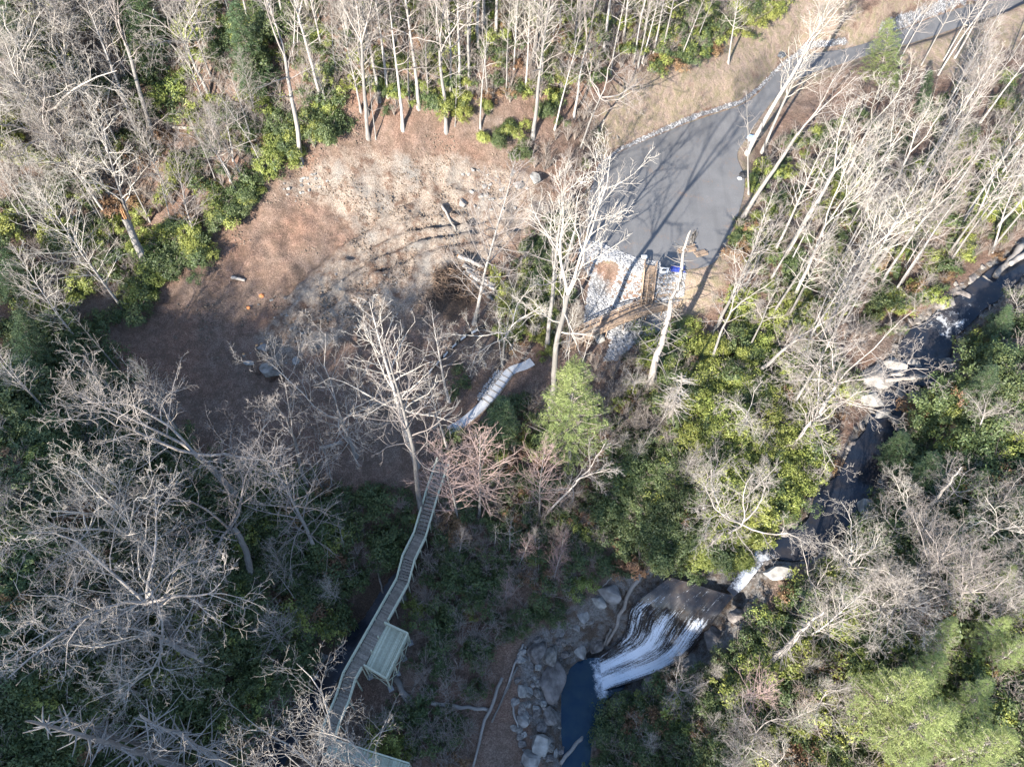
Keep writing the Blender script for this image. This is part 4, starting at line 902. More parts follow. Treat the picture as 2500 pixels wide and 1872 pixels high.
def bare_tree(kind, seed, twig='twig'):
    """Trunk and crown meshes of a leafless tree H0 metres tall."""
    R = random.Random(seed); S = STY[kind]; TR, CR_ = Tubes(), Tubes(); h = H0
    r0 = h * {'broad': .0140, 'vase': .0108, 'tall': .0104, 'thin': .0075, 'fine': .0085}[kind] * R.uniform(.85, 1.15)
    fork = {'broad': R.uniform(.36, .5), 'vase': R.uniform(.46, .62), 'tall': .96, 'thin': .97, 'fine': .95}[kind]
    n = 14; pts = []; x = y = 0; vx = vy = 0
    cr = {'broad': .09, 'vase': .06, 'tall': .07, 'thin': .11, 'fine': .08}[kind]
    for i in range(n):
        pts.append(Vector((x, y, h * fork * i / (n - 1)))); vx += R.gauss(0, cr) * .6; vy += R.gauss(0, cr) * .6; vx *= .8; vy *= .8; x += vx; y += vy
    leader = kind in ('tall', 'thin', 'fine'); rt = .02 if leader else r0 * .58
    rads = [(r0 + (rt - r0) * (i / (n - 1)) ** (1.0 if leader else 1.2)) * (1.35 if i == 0 else 1) for i in range(n)]
    TR.add([pts[0] - Vector((0, 0, .6))] + pts, [rads[0] * 1.25] + rads, 9 if not kind == 'thin' else 7)
    top = pts[-1]
    if leader:
        nb, f0, L0, a0, a1 = {'tall': (26, .40, .21, 62, 35), 'thin': (15, .38, .17, 55, 35), 'fine': (40, .18, .27, 48, 30)}[kind]
        for k in range(nb):
            t = f0 + (1 - f0) * (k + R.random()) / nb; f = t * (n - 1); i = min(int(f), n - 2); f -= i; q = pts[i].lerp(pts[i + 1], f); az = k * 2.4 + R.uniform(-.6, .6)
            u = (t - f0) / (1 - f0); ang = rad(a0 + (a1 - a0) * u + R.uniform(-12, 12)); v = Vector((math.cos(az) * math.sin(ang), math.sin(az) * math.sin(ang), math.cos(ang)))
            shape = (1 - u) ** .8 * .85 + .22 if kind != 'fine' else (math.sin(math.pi * (u * .8 + .15)) * .8 + .2) * (1 - u * .35)
            rl = rads[i]
            grow_branch(CR_, R, q, v, h * L0 * shape * R.uniform(.7, 1.25), min(rl * .5, .09 if kind == 'tall' else .05), 1, 3, S)
    else:
        nl = R.choice((4, 5, 5)) if kind == 'broad' else R.choice((2, 3, 3)); az = R.uniform(0, 6.28)
        for k in range(nl):
            az += 6.283 / nl + R.uniform(-.4, .4); ang = rad(R.uniform(30, 68) if kind == 'broad' else R.uniform(9, 27))
            v = Vector((math.cos(az) * math.sin(ang), math.sin(az) * math.sin(ang), math.cos(ang)))
            L_ = h * (1 - fork) * (R.uniform(.8, 1.0) if kind == 'broad' else R.uniform(.85, 1.05))
            grow_branch(CR_, R, top - v * .2, v, L_, r0 * (.46 if kind == 'broad' else .44), 0, 4 if kind == 'broad' else 3, S)
        for k in range(5 if kind == 'broad' else 4):      # lower limbs
            t = R.uniform(.62, .95); f = t * (n - 1); i = min(int(f), n - 2); q = pts[i].lerp(pts[i + 1], f - i); az = R.uniform(0, 6.28); ang = rad(R.uniform(50, 80))
            v = Vector((math.cos(az) * math.sin(ang), math.sin(az) * math.sin(ang), math.cos(ang)))
            grow_branch(CR_, R, q, v, h * R.uniform(.14, .26) * (1.2 if kind == 'broad' else .9), r0 * .26, 1, 3 if kind == 'vase' else 4, S)
    return TR.mesh('trunk', M['bark']), CR_.mesh('crown', M['twig_red' if twig == 'red' else 'twig'])
def snag_tree(seed, stub=1.0, n=70):
    R = random.Random(seed); TR, B = Tubes(), Tubes(); h = H0; m = 12
    pts = [Vector((R.gauss(0, .05) * i / 3, R.gauss(0, .05) * i / 3, h * i / (m - 1))) for i in range(m)]; r0 = h * .017
    rads = [r0 * (1 - .78 * i / (m - 1)) for i in range(m)]
    TR.add([pts[0] - Vector((0, 0, .6))] + pts + [pts[-1] + Vector((.1, 0, .5))], [r0 * 1.3] + rads + [.03], 9)
    for k in range(n):
        t = R.uniform(.22, .99); f = t * (m - 1); i = min(int(f), m - 2); q = pts[i].lerp(pts[i + 1], f - i); az = R.uniform(0, 6.28); e = R.uniform(-.25, .25)
        L_ = R.uniform(.5, 2.6) * stub * (1.25 - .85 * t); v = Vector((math.cos(az), math.sin(az), e)).normalized(); a = q + v * L_ * .5; b = q + v * L_ + Vector((0, 0, -.12 * L_ if R.random() < .5 else .15 * L_))
        B.add([q, a, b], [.055, .038, .018], 4)
        if R.random() < .3: B.add([a, a + (v + Vector((R.gauss(0, .6), R.gauss(0, .6), 0))) * L_ * .3, a + (v + Vector((R.gauss(0, .8), R.gauss(0, .8), -.3))) * L_ * .5], [.03, .02, .012], 3)
    return TR.mesh('trunk', M['snagwood']), B.mesh('crown', M['snagwood'])
def leaf_cloud(R, centers, outs, per, spread, ll, lw_, flat=.4, droop=0.0):
    """Leaf-sized faces in tufts round the given centres, each facing roughly outwards and up."""
    N = len(centers) * per; c = np.repeat(centers, per, 0); o = np.repeat(outs, per, 0)
    p = c + R.normal(0, 1, (N, 3)) * spread
    nrm = o + R.normal(0, .45, (N, 3)) + np.array([0, 0, flat]); nrm /= np.linalg.norm(nrm, axis=1, keepdims=True)
    t = np.cross(nrm, R.normal(0, 1, (N, 3))); t /= np.linalg.norm(t, axis=1, keepdims=True) + 1e-9; t[:, 2] -= droop; b = np.cross(nrm, t)
    l = ll * R.uniform(.7, 1.3, (N, 1)); w = lw_ * R.uniform(.7, 1.3, (N, 1))
    V = np.stack([p - t * l * .5, p + b * w * .5, p + t * l * .5, p - b * w * .5], 1).reshape(-1, 3)
    return V, np.arange(N * 4).reshape(-1, 4)
def shrub_arrays(seed, tufts=105, per=34, rx=1.7, hz=1.9, ll=.2, lw_=.08):
    R = np.random.RandomState(seed); lobes = R.normal(0, 1, (5, 3)) * np.array([.75, .75, .22]) * rx * .7 + np.array([0, 0, hz * .42]); lr = R.uniform(.5, .95, 5) * rx * .66
    C, O = [], []
    while len(C) < tufts:
        k = R.randint(5); d = R.normal(0, 1, 3); d[2] = abs(d[2]) * .9 - .12; d /= np.linalg.norm(d); c = lobes[k] + d * lr[k] * R.uniform(.75, 1.08) * np.array([1, 1, .85])
        if c[2] < .15: continue
        C.append(c); O.append(d)
    return leaf_cloud(R, np.array(C), np.array(O), per, .16, ll, lw_)
def shrub_stems(seed, rx=1.7, hz=1.9, n=9):
    R = random.Random(seed); T = Tubes()
    for k in range(n):
        an = R.uniform(0, 6.28); q = Vector((math.cos(an), math.sin(an), 0)) * rx * R.uniform(.2, .8); T.add([Vector((0, 0, -.3)), q * .4 + Vector((0, 0, hz * .4)), q + Vector((0, 0, hz * R.uniform(.6, 1)))], [.05, .035, .015], 4)
    return T.mesh('stems', M['brush'])
def conifer(seed, kind='pine'):
    R = np.random.RandomState(seed); rnd = random.Random(seed); h = H0; TR, B = Tubes(), Tubes()
    pts = [Vector((rnd.gauss(0, .04) * i, rnd.gauss(0, .04) * i, h * i / 9)) for i in range(10)]
    TR.add([Vector((0, 0, -.6))] + pts, [.36] + [.3 * (1 - i / 9.3) for i in range(10)], 8)
    C, O = [], []; z = h * (.28 if kind == 'pine' else .12)
    while z < h * .985:
        u = (z / h - .12) / .88; nb = rnd.choice((5, 6, 7)); a0 = rnd.uniform(0, 6.28)
        L0 = (h * .21 * (1 - u) ** .75 + .7) * (1.0 if kind == 'pine' else .8)
        for k in range(nb):
            az = a0 + k * 6.283 / nb + rnd.uniform(-.3, .3); L_ = L0 * rnd.uniform(.65, 1.15); el = (.22 + .5 * u if kind == 'pine' else -.05 + .3 * u) + rnd.uniform(-.1, .1)
            d = Vector((math.cos(az) * math.cos(el), math.sin(az) * math.cos(el), math.sin(el))); q = Vector((0, 0, z)); e = q + d * L_; s = Vector((-math.sin(az), math.cos(az), 0))
            B.add([q, q + d * L_ * .5 - Vector((0, 0, .04 * L_)), e], [.07 * (1 - u) + .02, .045 * (1 - u) + .015, .012], 4)
            nc = max(3, int(L_ * (2.1 if kind == 'pine' else 3.0)))
            for j in range(nc):
                t = .3 + .7 * (j + rnd.random()) / nc; w = (1.15 - t) * L_ * .55
                c = q + d * L_ * t + s * rnd.uniform(-w, w) + Vector((0, 0, rnd.uniform(-.12, .18))); C.append(c); O.append((d.x * .35, d.y * .35, .6))
        z += rnd.uniform(.55, .95) * (1.0 if kind == 'pine' else .8)
    V, Q = leaf_cloud(R, np.array(C, float), np.array(O, float), (18 if kind == 'pine' else 12), .17 if kind == 'pine' else .2, .40, .05 if kind == 'pine' else .11, .3)
    return TR.mesh('trunk', M['bark']), B.mesh('limbs', M['brush']), mesh_np('crown', V, Q, [M['pine_leaf' if kind == 'pine' else 'hemlock_leaf']])
BANK = {}
def proto(kind, v):
    k = (kind, v)
    if k not in BANK:
        sd = v * 31 + sum(map(ord, kind))
        if kind in ('pine', 'hemlock'): BANK[k] = conifer(sd, kind)
        elif kind == 'snag': BANK[k] = snag_tree(sd, *((1.05, 90), (1.25, 100), (1.0, 130), (1.9, 100))[v % 4])
        elif kind == 'redfine': BANK[k] = bare_tree('fine', sd, 'red')
        else: BANK[k] = bare_tree(kind, sd)
    return BANK[k]
NV = dict(broad=8, vase=7, tall=5, thin=5, fine=6, redfine=3, pine=4, hemlock=3, snag=4)
PARTS = {'pine': ('trunk', 'limbs', 'crown'), 'hemlock': ('trunk', 'limbs', 'crown'), 'snag': ('trunk', 'crown')}
NAME = dict(broad='oak_tree', vase='forked_tree', tall='bare_tree', thin='bare_sapling', fine='bare_tree', redfine='bare_tree', pine='pine_tree', hemlock='hemlock_tree', snag='dead_tree')
rt = random.Random(11); cnt = {}
def crown_at(tx, ty, h):
    z = 12.0
    for _ in range(25): p = at_z(tx, ty, z + h); z = z * .5 + .5 * height(p.x, p.y)
    return project((p.x, p.y, height(p.x, p.y)))
def tree(kind, bx_, by, tx, ty, label, group=None, fat=1.0, wide=1.0, v=None, hmax=39.0, maxlean=.30):
    b = hit(bx_, by); d = ray(tx, ty); o = CP
    # the top: the point of the line of sight nearest the plumb line over the foot
    dx, dy = d.x, d.y; t = ((b.x - o.x) * dx + (b.y - o.y) * dy) / (dx * dx + dy * dy + 1e-9)
    t = min(t, (b.z + 2.5 - o.z) / d.z); top = o + d * t; hgt = top.z - b.z
    if hgt > hmax: t = (b.z + hmax - o.z) / d.z; top = o + d * t
    ax = top - b; hz = max(ax.z, 2.0); lean = ax.xy
    if lean.length > maxlean * hz: lean = lean.normalized() * maxlean * hz
    ax = Vector((lean.x, lean.y, hz)); hgt = ax.length
    if v is None: cnt[kind] = cnt.get(kind, -1) + 1; v = cnt[kind] % NV[kind]
    s = hgt / H0; root = thing(NAME[kind], label, 'tree', b, group)
    q = Vector((0, 0, 1)).rotation_difference(ax.normalized()); root.rotation_mode = 'QUATERNION'; root.rotation_quaternion = q @ Quaternion((0, 0, 1), rt.uniform(0, 6.28))
    f = s * fat if s > .75 else s * fat * .5 + .3 * fat * s ** .5
    root.scale = (max(s * wide, 0.05), max(s * wide, .05), s)
    for nm, me in zip(PARTS.get(kind, ('trunk', 'crown')), proto(kind, v)):
        c = link(nm, me, root)
        if nm == 'trunk': c.scale = (fat / wide, fat / wide, 1)
    return root
#@@TREES
TREES = '''
broad|200|350|-40|-10|massive pale crooked tree at the upper left edge, its trunk leaning to the corner|1.3|1
vase|339|311|200|-60|tall pale forked tree with thick kinked limbs right of the massive crooked one|1.2|1
tall|300|300|150|-60|straight grey trunk between the massive crooked tree and the tall forked one|1.1|1
vase|650|349|585|-90|lone pale trunk at the clearing's upper left edge that forks into two high up|1.1|1
tall|445|120|385|-120|clean straight trunk standing before dark evergreens in the upper left woods
thin|452|120|430|-40|thin dark trunk close beside the clean straight one in the upper left woods
thin|570|365|478|190|slender crooked sapling at the edge of the evergreens above the clearing
thin|530|400|436|195|slender straight sapling, upper of two leaning together above the clearing's left tip
thin|522|432|418|235|slender straight sapling, lower of two leaning together above the clearing's left tip
thin|405|330|372|250|small kinked tree in the middle of the upper left woods
fine|425|530|368|300|dense feathery pale tree spreading beside the left end of the clearing|1|1.25
thin|370|485|328|325|slim wavy trunk left of the dense feathery tree
tall|313|565|185|195|pale bent trunk rising past the splintered orange snag
fine|265|665|55|385|feathery silver tree with drooping fine branches left of the brown slope|1.1|1.2
broad|215|390|-20|130|tangled white crown crowding the left edge below the massive crooked tree
broad|240|470|50|270|tangled white oak crown between the left edge and the splintered snag
fine|165|520|-20|330|dim grey tree at the left edge behind the feathery silver one
fine|715|250|655|85|feathery grey sapling among evergreens right of the lone forked trunk
thin|732|180|700|-20|thin shaded trunk behind the feathery grey sapling
thin|456|220|440|110|small white sapling with a bent tip in the upper left woods
tall|632|135|638|-60|left of two close dim trunks behind the lone forked trunk
tall|643|125|652|-60|right of two close dim trunks behind the lone forked trunk
vase|795|294|748|-60|pale tall tree with a dead side limb at the top of the bare slope|1.05|1
thin|812|300|790|150|wavy thin white sapling at the foot of the tall tree with the dead limb
tall|870|277|848|-70|slim pale trunk with bushes at its foot above the bare slope
vase|964|280|992|-90|stout pale tree with one long level limb to the right above the clearing|1.2|1
thin|983|272|985|120|thin dark sapling hugging the stout tree with the level limb
thin|1038|277|1030|20|straight pole sapling between the two stout pale trees
thin|1054|212|1042|20|thin pale sapling behind the straight pole sapling
tall|1151|294|1195|-80|stout white tree leaning right, widest trunk at the top centre|1.3|1
tall|1135|195|1150|-70|white trunk just uphill of the stout leaning one
thin|1093|205|1098|-50|dark slim trunk left of the stout leaning white tree
vase|1240|250|1292|-50|white forked tree on red leaves left of the access road verge
thin|1198|280|1262|40|thin leaning trunk right of the stout white tree, shadow at its foot
broad|1254|318|1350|80|widely branching white tree at the verge corner left of the asphalt|.7|1.05
tall|1387|135|1435|-60|clean white pole trunk behind the grassy verge
thin|927|145|922|-30|thin pale sapling deep in the top centre woods
tall|1573|137|1612|-60|clean thick white trunk at the edge of the bank by the access road|1.15|1
tall|1468|130|1530|-30|curved white trunk at the top, left of the clean thick one by the road
thin|1500|100|1560|-40|bent dark sapling behind the curved white trunk by the road
fine|1024|699|1105|335|bushy white tree growing out of the dark branch heap beside the clearing|1.1|1.3
tall|1182|748|1228|330|straight tall pole tree in the green strip between clearing and turnaround
vase|1188|893|1275|372|tall twin stemmed white tree whose crown overhangs the turnaround's left edge|.9|.85
vase|1205|620|1262|350|pale tree right behind the tall twin stemmed one, nearer the turnaround
broad|1084|791|1108|595|small crooked oak at the bend of the gravel path|.75|.9
vase|1613|333|1795|-30|pale leaning tree at the right edge of the asphalt, its trunk crossing the road|1.1|1
tall|1645|330|1805|-10|second leaning trunk right of the one that crosses the road
thin|1617|420|1592|170|slender kinked white tree at the right corner of the asphalt by the dark bag
vase|1605|470|1835|140|large white forked tree leaning right beside the lower right edge of the asphalt|1.1|.9
vase|1690|560|1905|240|large spreading white tree right of the forked one by the asphalt|1.05|.95
vase|1715|645|1875|330|tall white tree below the large spreading one, trunk forking low|1.0|.9
thin|1822|553|1960|290|straight slender trunk right of the cluster of white trees
broad|1840|560|2015|360|white tree with a long level limb reaching right above the stream bank|1.0|.9
tall|2143|545|2215|330|white kinked trunk with red twigs near the right edge above the stream|1.1|1
tall|2058|198|2195|-10|thick pale trunk in the top right beside long dark shadows|1.3|1
tall|2024|270|2135|60|pale twin trunk in the top right, left of a pair
tall|2045|265|2155|85|pale twin trunk in the top right, right of a pair
tall|2025|355|2172|120|slender pale trunk slanting below the top right pair
tall|2150|340|2262|185|pale trunk slanting at the right edge below the top right pair
vase|1930|130|2012|-20|cluster stem beside the pine at the junction of the access road
tall|1945|128|2030|-20|second stem of the cluster beside the pine at the road junction
thin|1955|225|1992|120|small dead pole downhill of the pine by the access road
thin|2012|222|2030|150|small slanting pole right of the dark conifer in the top right
tall|2105|480|2190|260|pale trunk standing alone above the stream in the upper right
broad|1965|520|2005|325|crooked pale crown in the middle of the right hand woods|.9|1
tall|1542|720|1665|465|thick white trunk leaning right just below the lumber on the asphalt|1.25|1
vase|1532|790|1625|590|thin white forked tree at the upper edge of the bright laurels|.9|1
thin|1612|760|1712|575|straight thin white pole among laurels right of the forked one
vase|1626|812|1835|615|curved white trunk sweeping right over the laurels toward the stream|1.1|1.1
tall|1711|880|1832|655|white trunk at the right end of the laurels, left of a pair near the stream
thin|1722|882|1805|755|thinner white trunk, right of a pair near the stream
broad|1762|915|1905|640|spreading white tree leaning over the boulders of the stream|1.0|.85
broad|1707|965|1858|828|low white tree leaning far right over the stream bend below the boulders|1.0|.95
thin|1633|985|1666|912|small dead white pole standing in the bright laurels
broad|1500|1073|1552|985|small white crooked tree below the short dead stub among the laurels|.7|1
thin|1590|1100|1692|988|slim grey tree leaning right in the lower laurels
broad|2100|955|2132|835|silver crooked crown on the shaded right bank above the stream bend
broad|1915|1190|1935|1080|silver grey crown beside the broken dead trunk on the right bank
fine|1960|1130|1985|1050|grey twiggy crown above the broken dead trunk on the right bank
broad|2185|700|2195|600|silver crown at the right edge beside the upper cascade
broad|2195|960|2200|880|silver crown at the right edge beneath the crooked one
snag|1400|842|1492|505|tall dead conifer with bare stub branches standing below the waste bin|1.1|1.2|0
snag|1442|918|1476|808|short broken dead conifer with drooping dead branches among the laurels|1.7|1.6|3
snag|1990|1115|2080|1010|broken dead trunk with stubs leaning right on the shaded right bank|1.5|1.3|1
snag|1665|1430|1776|1325|white dead trunk covered in short stubs right of the waterfall|1.5|1.2|2
snag|1512|1200|1562|1150|short tan dead trunk above the top of the waterfall|1.3|1|2
snag|430|1668|72|1553|longest grey dead conifer lying out of the bottom left woods|.8|1.0|0
snag|400|1640|130|1545|brown dead conifer just behind the longest one at the bottom left|.8|1.0|2
snag|520|1672|312|1538|bristling grey dead conifer right of the longest one at the bottom left|.85|1.15|1
snag|335|1490|312|1412|short bare bleached trunk standing alone in the dark lower left thicket|2.2|.3|2
snag|2060|420|2105|352|broken white pole in the right hand woods|1.2|.6|2
broad|T|27|338|800|great spreading oak with thick crooked limbs over the lower left of the clearing|1.1|1.0
fine|T|27|570|955|wide pale crown whose blue grey trunk stands left of the boardwalk stairs|1.2|1.3
vase|T|23|572|835|upright pale crown between the great oak and the clearing's lower tip|.9|0.8
broad|T|23|700|745|crooked oak at the clearing's lower edge with limbs reaching right|1.0|0.8
tall|911|1109|838|690|tallest pale trunk left of the gravel path, its foot by the boardwalk stairs|1.05|.8
tall|901|1007|820|622|second tall pale trunk crossing behind the tallest one by the gravel path|1.1|1
tall|970|867|918|655|slim tree with a pale trunk above the lower end of the gravel path|1|.9
tall|968|975|920|800|slim tree at the lower end of the gravel path beside the tallest trunk
redfine|990|1130|950|955|reddish fine twigged tree at the top of the boardwalk stairs|1|1.2
redfine|1035|1115|1045|940|reddish upright tree with a double crown right of the boardwalk stairs|1|1.4
redfine|1165|1112|1170|945|slim reddish tree standing in shade above the rubble|1|1.1
vase|1185|1105|1300|1000|fan shaped reddish crown leaning right in the centre of the photo|.8|1.35
pine|1228|1010|1240|785|young bright pine standing in the sun below the timber walkway|1|1.15
fine|1370|1010|1385|950|low grey bush tree right of the young bright pine
broad|T|24|112|985|pale crown at the left edge above the largest lower left oak|1|0.65
broad|T|27|368|1000|wide silver crown with a thick blue grey trunk in the lower left|1.1|0.75
broad|T|28|125|1190|largest white oak crown filling the lower left of the photo|1.2|0.95
broad|T|26|215|1250|second white oak crown under the largest one in the lower left|1|0.7
broad|T|12|205|1445|small drooping crown below the largest oak in the lower left|1|0.7
fine|T|11|560|1330|blue white arching tree left of the dark creek|1|1.5
fine|T|12|575|1170|small blue grey tree in the shade left of the boardwalk|1|1
thin|745|1195|728|1110|small dim tree in shade close to the boardwalk stairs
broad|T|38|612|1575|sunlit pale crown at the bottom edge by the end of the boardwalk|.8|0.5
broad|T|37|790|1640|pale twigs of a crown poking in at the bottom edge over the last landing|.7|0.5
tall|93|877|-40|735|pale slanting trunk in the shade of the left edge, upper of three
tall|50|950|-60|880|pale slanting trunk in the shade of the left edge, middle of three
tall|38|1177|-60|1100|pale slanting trunk in the shade of the left edge, lowest of three
fine|175|745|15|535|dead grey hemlock with lacy branches at the left edge|1|1.2
tall|160|690|85|595|thin trunk behind the lacy dead hemlock at the left edge
hemlock|80|800|40|670|young blue green conifer at the left edge below the lacy dead hemlock|1|1.3
hemlock|40|650|-20|500|dark conifer at the left edge beside the lacy dead hemlock|1|1.2
hemlock|560|190|505|0|dark green conifer towering behind pale trunks in the upper left|1|1.5
hemlock|330|150|290|-80|olive conifer behind the tall forked tree in the upper left|1|1.4
hemlock|60|160|0|-20|olive conifer in the upper left corner behind the massive tree|1|1.4
redfine|T|9|1668|1480|round reddish crown right of the pool, seen from above|1.1|1.9
fine|T|8|1765|1525|small grey crown right of the round reddish one|1|1.1
fine|T|14|1862|1285|pale grey crown leaning behind the white stub covered trunk|1.1|1.4
broad|T|9|1815|1230|low grey crown between the stream and the white stub covered trunk|1|1.1
broad|T|12|1898|1150|broad grey crown on the slope right of the lower stream|1|1
broad|T|12|1995|1265|crown with one long arching limb on the lower right slope|1|1
broad|T|12|2105|1170|tangled grey crown upper right of the arching limb|1|1
broad|1548|1165|1682|1105|big white fan shaped crown leaning over the stream above the waterfall|.9|1.4
pine|1850|1552|2000|1462|bright pine with a pale bare lower trunk at the lower right|1|1.23|0
pine|1880|1606|2060|1535|bright pine leaning right beneath the first at the lower right|1|1.15|1
pine|2095|1405|2180|1335|bright pine with a dark slanting trunk on the right edge|1|1.15|2
pine|2130|1440|2235|1375|bright pine with several bare trunks behind at the right edge|1|1.15|3
pine|2030|1650|2190|1585|bright pine at the bottom right corner|1|1.23|0
pine|2000|1440|2060|1335|bright pine at the top of the lower right pine group|1|1.07|1
pine|1960|1500|2035|1415|bright pine in the middle of the lower right pine group|1|1.23|2
pine|2060|1560|2140|1470|bright pine behind the middle of the lower right pine group|1|1.23|3
pine|1930|1670|2010|1620|low bright pine at the bottom edge left of the corner pine|1|1.23|2
pine|2140|1310|2190|1220|bright pine highest up the right edge of the lower right group|1|1.07|1
pine|1895|215|1888|35|bright green pine beside the access road at the top right|1|1.6|1
pine|1925|215|1935|150|smaller pine touching the bright one by the access road|1|1.3|3
hemlock|1990|250|2005|150|dark green conifer downhill of the access road in the top right|1|1.2
hemlock|1930|1010|1945|930|bright green rounded conifer on the right bank of the stream bend|1|2.1
hemlock|1990|1060|2010|970|darker conifer behind the rounded one at the stream bend|1|1.9
hemlock|2110|880|2120|770|dark conifer on the shaded bank right of the stream pool|1|1.6
hemlock|2150|740|2165|650|dark conifer at the right edge beside the upper cascade|1|1.5
hemlock|2180|1120|2190|1030|dark conifer at the right edge above the bright pines|1|1.7
hemlock|1080|940|1085|860|dark evergreen downhill of the gravel path steps|1|1.6
'''
for ln in TREES.strip().split('\n'):
    f = ln.split('|'); k = f[0]
    if f[1] == 'T': tx, ty = float(f[3]), float(f[4]); a = [*crown_at(tx, ty, float(f[2])), tx, ty]
    else: a = [float(v) for v in f[1:5]]
    tree(k, *a, f[5], None, float(f[6]) if len(f) > 6 else 1.0, float(f[7]) if len(f) > 7 else 1.0, int(f[8]) if len(f) > 8 else None)
# the splintered trunk
b = hit(322, 585); root = thing('broken_tree', 'thick broken trunk with a splintered orange top left of the clearing', 'tree', b)
tp = at_z(270, 468, b.z + 9.5) - b; T = Tubes(); R = random.Random(2)
T.add([Vector((0, 0, -.6))] + [tp * (i / 7) + Vector((R.gauss(0, .05), R.gauss(0, .05), 0)) for i in range(8)], [.62] + [.55 - .022 * i for i in range(8)], 11); link('trunk', T.mesh('trunk', M['bark']), root)
T = Tubes()
for k in range(26):
    an = R.uniform(0, 6.28); rr_ = R.uniform(0, .36); q = tp * .985 + Vector((math.cos(an) * rr_, math.sin(an) * rr_, 0)); hh = R.uniform(.5, 2.2); T.add([q - Vector((0, 0, .4)), q + tp.normalized() * hh * .6, q + tp.normalized() * hh + Vector((R.gauss(0, .1), R.gauss(0, .1), 0))], [.12, .09, .015], 4)
link('splinters', T.mesh('splinters', M['freshwood']), root)
# further trees of the woods, which nothing tells apart
def fill(zone, n, kinds, hh, label, group, seed, sep=14):
    R = random.Random(seed); xs = [p[0] for p in zone]; ys = [p[1] for p in zone]; k = tries = 0; used = []
    while k < n and tries < 900:
        tries += 1; a, b = R.uniform(min(xs), max(xs)), R.uniform(min(ys), max(ys))
        if not in_poly(np.array([a]), np.array([b]), zone)[0] or any(abs(a - u) + abs(b - w) < sep for u, w in used): continue
        used.append((a, b)); p = hit(a, b); q = project(p + Vector((R.gauss(0, .5), R.gauss(0, .5), R.uniform(*hh))))
        tree(R.choice(kinds), a, b, q[0], q[1], label, group); k += 1
fill([(560,0),(1560,0),(1480,110),(1240,200),(950,230),(680,260)], 60, ['tall','tall','thin','vase','fine'], (15, 25), 'pale bare trunk deep in the sunlit woods above the clearing', 'bare trees in the woods above the clearing', 1)
fill([(560,-160),(2212,-160),(2212,-60),(1560,-20),(560,-10)], 22, ['tall','vase','tall'], (16, 24), 'bare trunk whose foot stands beyond the top edge of the photo', 'bare trees rooted beyond the top edge', 2, 30)
fill([(0,0),(560,0),(560,330),(420,480),(300,560),(150,600),(0,500)], 60, ['fine','thin','broad','fine','tall'], (9, 19), 'grey bare tree crowding the upper left woods', 'bare trees crowding the upper left woods', 3, 10)
fill([(1670,430),(1960,330),(2212,380),(2212,520),(2050,590),(1850,700),(1680,780),(1560,700)], 54, ['vase','tall','thin','tall','thin','tall'], (12, 23), 'white bare tree leaning with its neighbours between the asphalt and the stream', 'white bare trees between asphalt and stream', 4)
fill([(1960,110),(2212,80),(2212,330),(2050,330)], 12, ['tall','thin'], (14, 22), 'pale slender trunk in the top right corner woods', 'slender trees in the top right corner', 5)
fill([(1200,780),(1420,800),(1500,900),(1700,980),(1720,1100),(1500,1180),(1350,1000)], 16, ['fine','thin','broad'], (5, 10), 'small grey bare tree among the laurels above the waterfall', 'small bare trees among the laurels', 6)
fill([(1820,1150),(2212,1050),(2212,1350),(1950,1400),(1720,1340)], 24, ['broad','fine','broad'], (6, 12), 'grey crooked crown on the slope right of the stream', 'grey crowns on the slope right of the stream', 7)
fill([(1640,1450),(1900,1400),(1900,1656),(1560,1656)], 12, ['fine','redfine','broad'], (4, 8), 'small twiggy bare tree in the lower right thicket', 'small bare trees in the lower right thicket', 8)
fill([(0,1050),(300,1100),(600,1200),(800,1300),(640,1500),(300,1560),(0,1500)], 16, ['fine','thin','broad'], (8, 15), 'dim bare tree inside the shaded lower left woods', 'dim bare trees in the lower left woods', 9)
fill([(0,600),(240,700),(420,900),(640,1000),(860,1080),(780,1160),(400,1120),(0,1000)], 16, ['fine','thin','tall'], (8, 16), 'dim bare tree in the shaded woods below the clearing', 'dim bare trees below the clearing', 10)
fill([(1000,1120),(1180,1110),(1250,1230),(1120,1330),(960,1300)], 9, ['fine','redfine','thin'], (5, 10), 'small shaded bare tree between the boardwalk and the rubble', 'small bare trees between boardwalk and rubble', 12)
fill([(1050,500),(1230,470),(1280,600),(1240,780),(1120,760)], 9, ['fine','thin'], (6, 12), 'small pale bare tree in the green strip left of the turnaround', 'small bare trees left of the turnaround', 13)
fill([(1330,1540),(1560,1440),(1600,1600),(1400,1656)], 8, ['fine','broad'], (4, 8), 'small dim bare tree on the shaded bank right of the pool', 'small bare trees right of the pool', 14)

